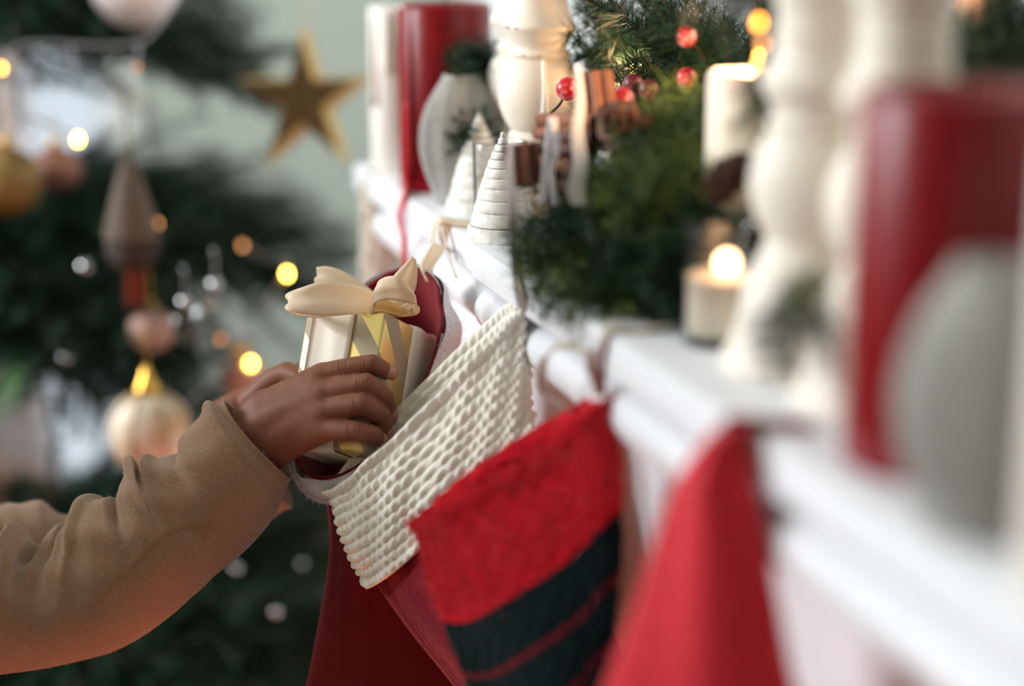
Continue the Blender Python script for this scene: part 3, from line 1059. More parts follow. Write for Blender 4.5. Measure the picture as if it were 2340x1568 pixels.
berry(1297, 203, 1.07, 0.0078, 'berry', 'frosted red berry in front of the sharp candlestick bulb', (1255, 262, 1.10))
berry(1423, 228, 1.01, 0.0076, 'berry', 'frosted red berry right of the upright copper cinnamon stick', (1412, 300, 1.02))
berry(1570, 178, 1.04, 0.0068, 'berry', 'frosted red berry beside the top of the lit pillar candle', (1500, 215, 1.09))
berry(1569, 84, 1.02, 0.0066, 'berry', 'frosted red berry highest in the garland, at the end of a frosted twig', (1535, 165, 1.09))
berry(1447, 192, 1.06, 0.0068, 'berry_d', 'dark maroon berry between two lighter berries in the garland', (1500, 215, 1.09))
berry(1483, 205, 1.04, 0.0066, 'berry_d', 'brownish frosted berry right of the dark maroon one', (1510, 225, 1.09))
tag(tube('frosted_twig', [at(1500, 215, 1.09), at(1533, 165, 1.085), at(1545, 120, 1.07), at(1566, 92, 1.05)], [0.0022, 0.0016], MT['stem'], None, 8, 14),
    'thin frosted twig carrying berries in front of the fir garland', 'twig')


# ---- cinnamon sticks tied with white cord
def quill(a, b, r, m, parent):
    """rolled bark: two scrolls meeting in the middle"""
    a, b = np.asarray(a, float), np.asarray(b, float)
    t = nrm(b - a)
    u = nrm(np.cross(t, CF))
    w = np.cross(t, u)
    pr = []
    for s in (-1, 1):
        pts = []
        for i in range(15):
            q = 2 * PI * 0.95 * i / 14
            rr = r * 0.52 * (1 - 0.45 * i / 14)
            pts.append((s * (r * 0.5 - rr * math.cos(q)) , rr * math.sin(q) - 0.1 * r))
        pr.append(pts if s < 0 else pts)
    geo = []
    for pts in pr:
        V = []
        for c in (a, b):
            for x, y in pts:
                V.append(c + u * x + w * y)
            for x, y in reversed(pts):
                V.append(c + u * x * 0.88 + w * (y * 0.84))
        n = 2 * len(pts)
        geo.append((V, [(i, (i + 1) % n, (i + 1) % n + n, i + n) for i in range(n)] + [tuple(range(n)), tuple(reversed(range(n, 2 * n)))]))
    V, F = join_geo(geo)
    return sharp(mesh_obj('cinnamon_stick', V, F, MT[m], parent), 40)


def cinnamon(sticks, label):
    t = empty('cinnamon_bundle', at(*sticks[0][0]), label, 'cinnamon', 'cinnamon bundles in the garland', world=True)
    for a, b, r, m in sticks:
        quill(at(*a), at(*b), r, m, t)
    return t


cb = cinnamon([((1176, 332, 0.985), (1190, 425, 0.985), 0.0086, 'cinn_d'), ((1201, 328, 0.99), (1212, 422, 0.99), 0.0086, 'cinn_d'), ((1192, 331, 1.008), (1204, 424, 1.008), 0.0084, 'cinn_d')],
              'dark cinnamon bundle hanging beside the sharp wooden tree')
cb = cinnamon([((1228, 288, 1.02), (1352, 292, 0.985), 0.0095, 'cinn'), ((1240, 322, 1.015), (1352, 330, 0.98), 0.0095, 'cinn_d'),
               ((1236, 360, 1.02), (1356, 364, 0.985), 0.0095, 'cinn'), ((1248, 404, 1.02), (1346, 410, 0.985), 0.0095, 'cinn_d'), ((1245, 440, 1.02), (1340, 446, 0.985), 0.0090, 'cinn')],
              'stack of cinnamon sticks lying crosswise behind the hanging white cords')
cinnamon([((1345, 168, 1.005), (1362, 300, 0.99), 0.0085, 'cinn'), ((1372, 166, 1.0), (1389, 300, 0.985), 0.0085, 'cinn'), ((1360, 170, 1.02), (1376, 300, 1.005), 0.0085, 'cinn')],
         'copper coloured cinnamon sticks standing upright between the two red berries')


def cord(P, w, label, name='white_cord'):
    o = ribbon(name, [at(*p) for p in P], [vec(q, 0, 0.001, 0.97) for q in w], MT['tie'], n=60, m=5, thick=0.0012, wave=0.0008)
    tag(o, label, 'cord', 'white cords in the garland')
    return o


cord([(1322, 150, 0.965), (1326, 230, 0.96), (1320, 300, 0.955), (1328, 380, 0.95), (1318, 430, 0.95), (1326, 470, 0.95)], [7, 11, 14, 17, 21, 18],
     'broad white frayed cord hanging in front of the upright copper cinnamon')
cord([(1258, 268, 0.99), (1250, 340, 0.985), (1244, 410, 0.985), (1240, 465, 0.985)], [5, 7, 10, 9], 'white cord hanging left over the crosswise cinnamon stack')
cord([(1266, 268, 0.985), (1272, 340, 0.98), (1262, 400, 0.98), (1272, 470, 0.98)], [8, 9, 7, 9], 'white cord hanging right over the crosswise cinnamon stack')
# fairy lights of the garland: amber bulbs on a thin wire
gl = empty('garland_lights', at(1733, 52, 0.80), 'thin wire of amber fairy lights above the lit pillar candle', 'fairy lights', world=True)
tube('wire', [at(1560, -60, 0.85), at(1660, 10, 0.82), at(1725, 45, 0.802), at(1742, 95, 0.80), at(1790, 60, 0.82), at(1830, -80, 0.85)], 0.0007, MT['wire'], gl, 6, 60)
for px, py, d, m in [(1733, 52, 0.80, 'bulb_o'), (1743, 100, 0.80, 'bulb_dim')]:
    V, F = lathe_geo([(a * 0.8, b * 1.4) for a, b in ball_prof(0.0021, 8)], 12)
    mesh_obj('bulb', V + at(px, py, d), F, MT[m], gl)


# ================================================================== STOCKINGS
def st(L, R, thick=0.03, lift=0.0, dv=None):
    """ring of a flattened tube: left and right silhouette points (px, py, depth) and thickness"""
    l, r = at(*L), at(*R)
    u = (r - l) / 2
    v = dv if dv is not None else nrm(-CF + lift * CU - 0) * thick
    v = v - nrm(u) * (v @ nrm(u))
    return ((l + r) / 2, u, v)


# -- velvet stocking that takes the gift: an open mouth turned up to the left
sA = empty('velvet_stocking', at(1000, 640, 1.16), 'dark red velvet stocking with white plush cuff receiving the gold gift box', 'stocking', world=True)
c0 = at(837, 846, 1.140)
rings = [(c0, vec(152, -215, 0.012), vec(88, 112, -0.030)),
         (at(858, 905, 1.150), vec(142, -185, 0.015), vec(92, 96, -0.038)),
         (at(878, 985, 1.158), vec(135, -140, 0.02), vec(72, 72, -0.044)),
         (at(888, 1100, 1.160), vec(128, -70, 0.02), vec(32, 45, -0.046)),
         (at(880, 1260, 1.158), vec(115, -5, 0.02), vec(0, 8, -0.045)),
         (at(886, 1430, 1.155), vec(146, 0, 0.02), vec(-4, 0, -0.040)),
         (at(885, 1600, 1.150), vec(180, 20, 0.02), vec(-4, 0, -0.036)),
         (at(790, 1740, 1.145), vec(135, 90, 0.02), vec(0, 8, -0.034)),
         (at(690, 1800, 1.14), vec(60, 100, 0.02), vec(0, 10, -0.030)),
         (at(620, 1810, 1.14), vec(10, 40, 0.0), vec(0, 0, -0.012))]
G, th, T = loft_grid(rings, 128, 220)
nn = grid_normals(G)
vv = np.linspace(0, 1, 220)[:, None]
fold = 0.0022 * np.sin(th[None] * 5 + 9 * vv) * np.clip(vv * 6 - 0.6, 0, 1) + 0.004 * np.exp(-((th[None] - 4.2 - 1.5 * (vv - 0.5)) / 0.14) ** 2) * np.clip((vv - 0.35) * 6, 0, 1) \
    - 0.004 * np.exp(-((th[None] - 5.0 + 1.8 * (vv - 0.6)) / 0.12) ** 2) * np.clip((vv - 0.4) * 6, 0, 1)
fold += 0.0012 * np.sin(th[None] * 11 + 1.0) * np.exp(-((th[None] - 0.25) / 0.5) ** 2) * np.clip(1 - vv * 7, 0, 1)
G = G + nn * fold[..., None]
grid_obj('stocking_body', G, MT['velvet'], sA, (False, True), 0.003)
# cuff: plush band turned over the rim, rolled at the top
crings = [(r[0] + 0, r[1] * 1.035, r[2] * 1.06) for r in rings[:4]]
crings[0] = (rings[0][0], rings[0][1] * 1.02, rings[0][2] * 1.03)
Gc, th2, _ = loft_grid(crings, 140, 90)
Gc = Gc[:58]
nc = grid_normals(Gc)
w = np.linspace(0, 1, 58)[:, None]
puff = 0.0085 * np.sqrt(np.clip(np.sin(PI * np.clip(w * 0.97 + 0.015, 0, 1)), 0, 1)) * np.ones_like(th2)[None] + 0.0015 * np.sin(th2[None] * 11 + w * 9)
outer = Gc + nc * puff[..., None]
inner = Gc[::-1] + nc[::-1] * 0.0004
cuff = grid_obj('plush_cuff', np.concatenate([outer, inner]), MT['fur'], sA, (False, False))
fuzz('cuff_fuzz', cuff, 9000, 0.0035, 0.00016, MT['fur_fuzz'], cuff, 0.8)
# hanging ribbon laid over the shelf edge
hr = ribbon('hanging_ribbon', [at(985, 648, 1.155), at(975, 610, 1.16), at(1000, 565, 1.18), np.array([-0.0045, 0.093, 1.134]), np.array([-0.001, 0.088, 1.1516]), np.array([0.010, 0.078, 1.1518]), np.array([0.026, 0.070, 1.1512])],
            [vec(12, 6, 0), vec(15, 7, 0), vec(13, 7, 0.003), np.array([0.0025, 0.011, 0.001]), np.array([0.003, 0.013, 0.0]), np.array([0.004, 0.015, 0]), np.array([0.005, 0.016, 0])], MT['satin'], sA, n=60, m=6, thick=0.0006, wave=0.0006)
hr2 = ribbon('ribbon_tail', [np.array([0.010, 0.078, 1.1508]), np.array([-0.0012, 0.074, 1.150]), np.array([-0.0015, 0.065, 1.140]), np.array([-0.0018, 0.052, 1.128]), np.array([-0.003, 0.03, 1.120])],
             [np.array([0.0, 0.0035, 0])] * 5, MT['taupe'], sA, n=30, m=4, thick=0.0006)

# -- cream knitted cuff over a crimson knit body
sB = empty('knit_stocking', at(1185, 700, 1.045), 'stocking with a chunky cream knitted cuff and crimson body, in front of the velvet one', 'stocking', world=True)
dB = vec(15, 19, -0.020, 1.06)
cB = [st((757, 1112, 1.108), (1190, 690, 1.045), dv=dB),
      st((770, 1185, 1.106), (1200, 790, 1.040), dv=dB * 1.15),
      st((800, 1262, 1.104), (1208, 880, 1.036), dv=dB * 1.2),
      st((842, 1328, 1.102), (1214, 965, 1.032), dv=dB * 1.15)]
nu, nv = 520, 150
G, th, T = loft_grid(cB, nu, nv, 0.8)
N = grid_normals(G)
v = np.linspace(0, 1, nv)[:, None]
rows, cols = 11, 62
ph = (np.floor(v * rows) % 2) * PI
wob = 0.25 * np.sin(th[None] * 9 + v * 14) + 0.2 * np.sin(th[None] * 5 - v * 21)
st_ = np.abs(np.sin(PI * (v * rows + 0.2 * wob))) * (0.62 + 0.38 * np.cos(th[None] * cols + ph + wob))
roll = 0.004 * np.exp(-(v / 0.07) ** 2) + 0.003 * np.exp(-((1 - v) / 0.06) ** 2)
jit = 0.0012 * np.sin(th[None] * 7 + v * 5) + 0.001 * np.sin(th[None] * 13 - v * 9)
Go = G + N * (0.0026 * st_ + roll + jit)[..., None]
Gi0 = G + N * (-0.0030 - 0.0016 * st_)[..., None]
Gi = Gi0[::-1]
grid_obj('knit_cuff', np.concatenate([Go, Gi]), MT['knit'], sB)
bB = [st((822, 1240, 1.102), (1188, 892, 1.040), dv=dB * 0.7),
      st((868, 1325, 1.099), (1196, 965, 1.036), dv=dB * 0.75),
      st((960, 1450, 1.085), (1270, 1130, 1.025), dv=dB * 1.3),
      st((1060, 1570, 1.07), (1340, 1330, 1.015), dv=dB * 1.4),
      st((1130, 1700, 1.06), (1400, 1520, 1.01), dv=dB * 1.3),
      st((1120, 1840, 1.06), (1370, 1800, 1.0), dv=dB * 1.2),
      st((1080, 1920, 1.06), (1220, 1960, 1.02), dv=dB * 0.6)]
G, th, T = loft_grid(bB, 160, 180)
N = grid_normals(G)
v = np.linspace(0, 1, 180)[:, None]
G = G + N * (0.0012 * np.abs(np.sin(th[None] * 30)) + 0.0025 * np.sin(th[None] * 6 + 3 * v))[..., None]
grid_obj('stocking_body', G, MT['crimson'], sB, (False, True), 0.003)

ribbon('hanging_cord', [at(1168, 325, 0.975), at(1166, 400, 0.97), at(1172, 480, 0.97), at(1178, 560, 0.985), at(1184, 640, 1.0), at(1190, 705, 1.01)],
       [vec(q, 0, 0.001, 0.97) for q in (5, 9, 12, 14, 13, 8)], MT['tie'], sB, n=60, m=5, thick=0.0012, wave=0.0008)
ribbon('hanging_loop', [at(1176, 620, 1.0), at(1192, 650, 0.99), at(1200, 690, 0.985), at(1196, 715, 1.0)], [vec(7, 0, 0.001)] * 4, MT['taupe'], sB, n=24, m=4, thick=0.001)

# -- red mohair stocking with a dark green plaid foot
MT['plaid'] = bands('red_and_green_wool', 1, [(0.0, (176, 12, 28)), (0.335, (5, 22, 24)), (0.475, (92, 12, 24)), (0.49, (5, 22, 24)), (0.60, (92, 12, 24)), (0.615, (5, 20, 22))], 0.95, 0.04, (300, 0.8, 0.002))
sC = empty('plaid_stocking', at(1385, 900, 0.90), 'fuzzy red stocking with dark green plaid leg hanging on a beige loop', 'stocking', world=True)
dC = vec(10, 26, -0.024, 0.95)
cC = [st((950, 1188, 0.995), (1392, 900, 0.905), dv=dC * 0.9),
      st((985, 1290, 0.99), (1400, 1040, 0.90), dv=dC * 1.2),
      st((1025, 1400, 0.98), (1403, 1160, 0.897), dv=dC * 1.3),
      st((1080, 1530, 0.97), (1398, 1330, 0.895), dv=dC * 1.3),
      st((1130, 1680, 0.96), (1370, 1560, 0.893), dv=dC * 1.3),
      st((1120, 1850, 0.96), (1370, 1790, 0.89), dv=dC * 1.2),
      st((1080, 1950, 0.96), (1230, 1960, 0.91), dv=dC * 0.6)]
G, th, T = loft_grid(cC, 150, 220)
N = grid_normals(G)
v = np.linspace(0, 1, 220)[:, None]
G = G + N * (0.0006 * np.sin(th[None] * 21 + 2 * np.sin(v * 50)) + 0.003 * np.sin(th[None] * 4 + 4 * v) + 0.004 * np.exp(-(v / 0.03) ** 2))[..., None]
body = grid_obj('stocking_body', G, MT['plaid'], sC, (False, True), 0.004)
pC = at(950, 1188, 0.995)
cdir = CU
top_lim = [at(1025, 1400, 0.98), at(1403, 1160, 0.897)]
nrmC = nrm(np.cross(top_lim[1] - top_lim[0], dC))
if nrmC @ CU < 0:
    nrmC = -nrmC


def selC(P):
    return np.clip(((P - top_lim[0]) @ nrmC) * 120, 0, 1)


fz = fuzz('mohair_fuzz', body, 30000, 0.0065, 0.00028, MT['red_fuzz'], body, 0.8, selC)
# rim bobbles of the knitted edge
lp = ribbon('hanging_loop', [at(1372, 905, 0.905), at(1352, 830, 0.90), at(1375, 775, 0.885), np.array([0.004, -0.262, 1.1525]), np.array([0.02, -0.268, 1.1512]),
                             np.array([0.05, -0.262, 1.1512])],
            [vec(9, 3, 0.001), vec(11, 2, 0.001), np.array([0.001, 0.004, 0]), np.array([0.001, 0.005, 0]), np.array([0.002, 0.006, 0]), np.array([0.002, 0.006, 0])], MT['taupe'], sC, n=60, m=5, thick=0.001)
lp2 = ribbon('hanging_strand', [at(1390, 770, 0.882), at(1378, 820, 0.89), at(1376, 900, 0.90)], [vec(6, 0, 0.001)] * 3, MT['strap'], sC, n=24, m=4, thick=0.001)
lp3 = ribbon('ribbon_ring', [at(1300, 935, 0.935), at(1246, 900, 0.94), at(1240, 830, 0.93), at(1275, 790, 0.925), at(1335, 800, 0.915), at(1372, 850, 0.905), at(1360, 905, 0.91)],
             [vec(6, 8, 0.001), vec(9, 3, 0.001), vec(8, -3, 0.001), vec(2, -8, 0.001), vec(-4, -7, 0.001), vec(-8, 0, 0.001), vec(-6, 4, 0.001)], MT['fleece'], sC, n=50, m=4, thick=0.001)

# -- nearest stocking: plain red felt, seen nearly edge-on
sD = empty('felt_stocking', at(1690, 960, 0.72), 'plain bright red felt stocking nearest the camera, hung by a maroon strap', 'stocking', world=True)
dD = vec(-6, 14, -0.018, 0.72)
cD = [st((1640, 985, 0.722), (1702, 965, 0.712), dv=dD * 0.8),
      st((1560, 1090, 0.735), (1712, 1040, 0.712), dv=dD),
      st((1512, 1215, 0.742), (1742, 1180, 0.712), dv=dD * 1.1),
      st((1455, 1380, 0.745), (1765, 1340, 0.712), dv=dD * 1.2),
      st((1375, 1570, 0.745), (1800, 1540, 0.712), dv=dD * 1.3),
      st((1300, 1760, 0.74), (1850, 1740, 0.712), dv=dD * 1.3),
      st((1280, 1950, 0.74), (1800, 2000, 0.712), dv=dD * 1.2),
      st((1400, 2120, 0.74), (1600, 2130, 0.72), dv=dD * 0.6)]
G, th, T = loft_grid(cD, 120, 180)
N = grid_normals(G)
v = np.linspace(0, 1, 180)[:, None]
G = G + N * (0.0018 * np.sin(th[None] * 5 + 3 * v))[..., None]
grid_obj('stocking_body', G, MT['felt'], sD, (True, True))
sp_ = ribbon('hanging_strap', [at(1665, 1000, 0.720), at(1690, 965, 0.716), np.array([0.001, -0.4435, 1.1525]), np.array([0.012, -0.448, 1.1515]), np.array([0.026, -0.452, 1.1512])],
             [vec(14, 14, 0), vec(12, 12, 0), np.array([0.001, 0.006, 0.0]), np.array([0.001, 0.007, 0]), np.array([0.001, 0.007, 0])], MT['strap'], sD, n=40, m=5, thick=0.0012)

# -- cream fleece stocking at the far end of the mantel
sE = empty('fleece_stocking', at(862, 400, 1.47), 'cream fleece stocking hanging at the far end of the mantel behind the gift bow', 'stocking', world=True)
dE = vec(0, 6, -0.018, 1.46)
cE = [st((832, 398, 1.47), (888, 402, 1.47), dv=dE * 0.8), st((826, 450, 1.47), (902, 455, 1.47), dv=dE), st((828, 540, 1.47), (898, 545, 1.47), dv=dE),
      st((824, 640, 1.47), (904, 645, 1.47), dv=dE * 1.1), st((822, 760, 1.47), (908, 765, 1.47), dv=dE * 1.1), st((800, 850, 1.47), (906, 880, 1.47), dv=dE), st((770, 900, 1.47), (860, 940, 1.47), dv=dE * 0.7)]
G, th, T = loft_grid(cE, 100, 140)
N = grid_normals(G)
v = np.linspace(0, 1, 140)[:, None]
G = G + N * (0.0020 * np.sin(th[None] * 6 + 11 * v) * np.sin(v * 42) + 0.0012 * np.sin(th[None] * 9 - 30 * v))[..., None]
grid_obj('stocking_body', G, MT['fleece'], sE, (True, True))
ribbon('hanging_loop', [at(862, 405, 1.468), at(866, 388, 1.46), np.array([0.002, 0.345, 1.1515]), np.array([0.02, 0.348, 1.1512])], [vec(4, 0, 0.001)] * 2 + [np.array([0, 0.004, 0])] * 2, MT['taupe'], sE, n=24, m=4, thick=0.001)


# ================================================================== GIFT BOX
bw = 0.066
a_ = nrm(np.array([0.135, 0.955, 0.215]))
e1 = np.array([-0.873, 0.0, 0.481])
e1 = nrm(e1 - a_ * (e1 @ a_))
e2 = np.cross(a_, e1)
if e2[2] < 0:
    e2 = -e2


def cvec(v):
    return v[0] * CR + v[1] * CU + v[2] * CF


BA, B1, B2 = cvec(a_), cvec(e1), cvec(e2)
BK = at(882, 713, 1.100)                       # top of the nearest vertical edge
BH = 0.097
bc = BK + (B1 + B2) * bw / 2 - BA * BH / 2
gift = empty('gift_box', bc, 'small gift box wrapped in gold striped paper with a cream satin bow', 'gift box')
RB = Matrix(((B1[0], B2[0], BA[0], 0), (B1[1], B2[1], BA[1], 0), (B1[2], B2[2], BA[2], 0), (0, 0, 0, 1)))
RBn = np.array(RB)[:3, :3]

# striped paper: gold foil bands on champagne paper, printed diagonally around the box
mw_ = mat('gold_striped_paper', (178, 160, 132), 0.5, bump=(90, 0.06, 0.001))
nt = mw_.node_tree
uvn = nt.nodes.new('ShaderNodeUVMap')
sx = nt.nodes.new('ShaderNodeSeparateXYZ')
nt.links.new(uvn.outputs['UV'], sx.inputs[0])
mu = nt.nodes.new('ShaderNodeMath')
mu.operation = 'FRACT'
nt.links.new(sx.outputs[0], mu.inputs[0])
gt = nt.nodes.new('ShaderNodeMath')
gt.operation = 'GREATER_THAN'
gt.inputs[1].default_value = 0.5
nt.links.new(mu.outputs[0], gt.inputs[0])
mx = nt.nodes.new('ShaderNodeMix')
mx.data_type = 'RGBA'
mx.inputs['A'].default_value = (*lin((178, 160, 132)), 1)
mx.inputs['B'].default_value = (*lin((244, 216, 136)), 1)
nt.links.new(gt.outputs[0], mx.inputs['Factor'])
pb = nt.nodes['Principled BSDF']
nt.links.new(mx.outputs['Result'], pb.inputs['Base Color'])
mt_ = nt.nodes.new('ShaderNodeMath')
mt_.operation = 'MULTIPLY'
mt_.inputs[1].default_value = 0.5
nt.links.new(gt.outputs[0], mt_.inputs[0])
nt.links.new(mt_.outputs[0], pb.inputs['Metallic'])
mr = nt.nodes.new('ShaderNodeMath')
mr.operation = 'MULTIPLY_ADD'
mr.inputs[1].default_value = -0.22
mr.inputs[2].default_value = 0.52
nt.links.new(gt.outputs[0], mr.inputs[0])
nt.links.new(mr.outputs[0], pb.inputs['Roughness'])

bm = bmesh.new()
bmesh.ops.create_cube(bm, size=1.0)
for vtx in bm.verts:
    vtx.co = Vector((vtx.co.x * bw, vtx.co.y * bw, vtx.co.z * BH))
bmesh.ops.bevel(bm, geom=bm.edges[:] + bm.verts[:], offset=0.0022, segments=3, affect='EDGES', profile=0.5)
uvl = bm.loops.layers.uv.new('UVMap')
for f in bm.faces:
    f.smooth = True
    n = f.normal
    for l in f.loops:
        x, y, z = l.vert.co
        if abs(n.x) >= max(abs(n.y), abs(n.z)) - 1e-4:          # right (-x) and hidden left face
            s = (y + bw / 2) if n.x < 0 else -(y + bw / 2)
        elif abs(n.y) >= abs(n.z) - 1e-4:                        # front (-y) and back
            s = -(x + bw / 2) if n.y < 0 else (x + bw / 2)
        else:
            s = -(x + bw / 2) + (y + bw / 2)
        l[uvl].uv = ((z - (-1.0) * 1.25 * s) / 0.046 + 0.03, 0)
me = bpy.data.meshes.new('wrapping_paper')
bm.to_mesh(me)
bm.free()
me.materials.append(mw_)
wp = bpy.data.objects.new('wrapping_paper', me)
COL.objects.link(wp)
wp.parent = gift
wp.matrix_local = RB


def loopband(name, axis, off, width, lift, m):
    """ribbon wound once round the box; axis 'front' goes over front/top/back, 'side' over the sides"""
    hx, hz = bw / 2 + lift, BH / 2 + lift
    r = 0.004
    P = []
    for cx, cz, a0 in ((hx - r, hz - r, 0), (-hx + r, hz - r, 90), (-hx + r, -hz + r, 180), (hx - r, -hz + r, 270)):
        for k in range(7):
            q = math.radians(a0 + 90 * k / 6)
            P.append((cx + r * math.cos(q), cz + r * math.sin(q)))
    n = len(P)
    V = []
    for dl in (0, 0.0005):
        for s in np.linspace(-0.5, 0.5, 9):
            for (x, z) in P:
                k = 1 + (dl + 0.0004 * math.sin(s * 9 + z * 60)) / 0.04
                if axis == 'front':
                    V.append((off + s * width, x * k, z * k))
                else:
                    V.append((x * k, off + s * width, z * k))
    F = []
    for layer in range(2):
        for j in range(8):
            for i in range(n):
                a = layer * 9 * n + j * n + i
                b = layer * 9 * n + j * n + (i + 1) % n
                F.append((a, b, b + n, a + n) if layer else (a + n, b + n, b, a))
    for j in (0, 8):
        for i in range(n):
            a, b = j * n + i, j * n + (i + 1) % n
            F.append((a, b, b + 9 * n, a + 9 * n))
    o = mesh_obj(name, np.array(V), F, m, gift)
    o.matrix_local = RB
    return o


# -x of the box frame is the nearest edge; +x runs to the left of the picture
loopband('ribbon_band', 'front', -bw / 2 + bw * 0.63, bw * 0.52, 0.0012, MT['satin_w'])
loopband('ribbon_band', 'side', -bw / 2 + bw * 0.77, bw * 0.47, 0.0007, MT['satin_w'])


def bow(name, P, Wd, **k):
    V, F = ribbon_geo([at(*p) - bc for p in P], [vec(*q) for q in Wd], **k)
    return mesh_obj(name, V, F, MT['satin'], gift)


bow('bow_loop', [(880, 708, 1.128), (820, 688, 1.108), (750, 682, 1.098), (690, 688, 1.094), (655, 694, 1.100), (690, 704, 1.120), (760, 706, 1.128), (830, 708, 1.130), (880, 712, 1.128)],
    [(4, -8, 0.004), (8, -30, 0.004), (4, -40, 0.004), (-4, -28, 0.006), (-3, -17, 0.008), (4, -20, 0.006), (6, -22, 0.004), (4, -14, 0.004), (2, -8, 0.004)], n=70, m=9, thick=0.0005, wave=0.0012)
bow('bow_tail', [(880, 706, 1.132), (830, 676, 1.136), (780, 646, 1.138), (745, 632, 1.140), (722, 632, 1.142)],
    [(5, -8, 0.003), (10, -16, 0.004), (10, -20, 0.004), (6, -20, 0.004), (2, -18, 0.004)], n=40, m=8, thick=0.0005, wave=0.0018)
bow('bow_loop', [(878, 712, 1.116), (855, 700, 1.108), (856, 672, 1.104), (880, 660, 1.096), (915, 662, 1.090), (945, 676, 1.094), (948, 700, 1.104), (920, 712, 1.114), (890, 714, 1.120)],
    [(2, -10, 0.006), (6, -18, 0.004), (3, -24, 0.002), (-2, -24, -0.004), (-6, -26, -0.006), (-8, -22, -0.004), (-6, -18, 0.0), (-2, -12, 0.004), (0, -8, 0.006)], n=70, m=9, thick=0.0005, wave=0.0008)
bow('bow_tail', [(888, 708, 1.128), (905, 680, 1.124), (924, 645, 1.118), (938, 615, 1.114), (945, 589, 1.112)],
    [(14, 6, 0.004), (27, 10, 0.005), (24, 12, 0.004), (14, 8, 0.003), (3, 3, 0.001)], n=40, m=8, thick=0.0005, wave=0.0012)
MT['shaded_satin'] = mat('shaded_satin', (222, 174, 96), 0.35, sheen=0.2)  # golden tan painted for shade and show-through inside the cream loop
V, F = ribbon_geo([at(*p) - bc for p in [(857, 700, 1.106), (872, 699, 1.112), (900, 706, 1.113), (926, 716, 1.110), (938, 712, 1.104)]],
                  [vec(*q) for q in [(1, -14, 0.004), (2, -15, 0.003), (3, -13, 0.002), (3, -9, 0.002), (2, -8, 0.002)]], n=40, m=7, thick=0.0004, wave=0.0006)
mesh_obj('bow_loop_shade', V, F, MT['shaded_satin'], gift)['label'] = 'golden strip added as the shaded, translucent inside of the bow loop'
geo = [capsule_geo(at(868, 706, 1.122) - bc, at(896, 712, 1.122) - bc, 0.0042, 0.0042, 14, 5)]
V, F = join_geo(geo)
mesh_obj('bow_knot', V, F, MT['satin'], gift)


# ================================================================== THE CHILD
ch = empty('person', (-0.70, 0.13, 0.0), 'child in oatmeal wool sweater pushing the gold gift box into the velvet stocking', 'person', world=True)


def ray(px, py):
    return CF + (px - 1170) / FPX * CR - (py - 784) / FPX * CU


def boxd(px, py):
    r = ray(px, py)
    return max(((BK - CP) @ B2) / (r @ B2), ((BK - CP) @ B1) / (r @ B1))


def onbox(px, py, h):
    return at(px, py, boxd(px, py) - h)


mm = 0.001
# joints of the right hand, knuckle to tip, laid on the faces of the box
HJ = {
    'index': [(onbox(737, 858, 0.0150), 8.6), (onbox(795, 842, 0.0125), 7.3), (onbox(850, 832, 0.0085), 6.7), (onbox(884, 849, 0.0062), 5.6)],
    'middle': [(onbox(742, 896, 0.0185), 9.0), (onbox(836, 878, 0.0165), 7.6), (onbox(878, 910, 0.0100), 6.9), (onbox(889, 943, 0.0062), 5.7)],
    'ring': [(onbox(742, 938, 0.0180), 8.8), (onbox(830, 922, 0.0165), 7.5), (onbox(871, 952, 0.0100), 6.8), (onbox(879, 984, 0.0062), 5.6)],
    'little': [(onbox(742, 980, 0.0150), 8.2), (onbox(815, 985, 0.0135), 7.0), (onbox(848, 992, 0.0095), 6.4), (onbox(866, 1004, 0.0066), 5.4)],
}
geos = []
for nme, js in HJ.items():
    for (p, r), (q, s) in zip(js[:-1], js[1:]):
        geos.append(capsule_geo(p, q, r * mm, s * mm, 20, 7))
wr = [at(600, 930, 1.112), at(612, 965, 1.106), at(628, 1000, 1.106), at(642, 1026, 1.112)]
wrr = [11.0, 14.0, 14.0, 11.0]
wr2 = [at(540, 975, 1.118), at(552, 1010, 1.112), at(570, 1045, 1.114), at(585, 1072, 1.120)]
for (k, js), w_, r_ in zip(HJ.items(), wr, wrr):
    geos.append(capsule_geo(w_, js[0][0], r_ * mm, (js[0][1] + 0.9) * mm, 20, 7))
for w_, v_, r_ in zip(wr, wr2, wrr):
    geos.append(capsule_geo(w_, v_, r_ * mm, (r_ + 0.3) * mm, 20, 7))
for w_, v_ in zip(wr[:-1], wr[1:]):
    geos.append(capsule_geo(w_, v_, 12.5 * mm, 12.5 * mm, 20, 7))
# flesh between the hand bones
ks = [js[0] for js in HJ.values()]
for (p, r), (q, s), wa, wb in zip(ks[:-1], ks[1:], wr[:-1], wr[1:]):
    for f, sh in ((0.25, 0.0), (0.5, 0.0), (0.75, 0.0)):
        geos.append(capsule_geo(wa * (1 - f) + wb * f, p * (1 - f) + q * f + CF * 0.0003 - vec(14, 0, 0), 13.0 * mm, (min(r, s) - 0.3) * mm, 18, 6))
# thumb: leaves the side of the palm and lies along the face of the box under the hand
tj = [(at(640, 955, 1.116), 9.5), (onbox(676, 930, 0.0070), 7.6), (onbox(720, 904, 0.0060), 6.6), (onbox(756, 890, 0.0056), 5.6)]
for (p, r), (q, s) in zip(tj[:-1], tj[1:]):
    geos.append(capsule_geo(p, q, r * mm, s * mm, 18, 6))
HV, HF = blob(geos, 0.0008, 7)


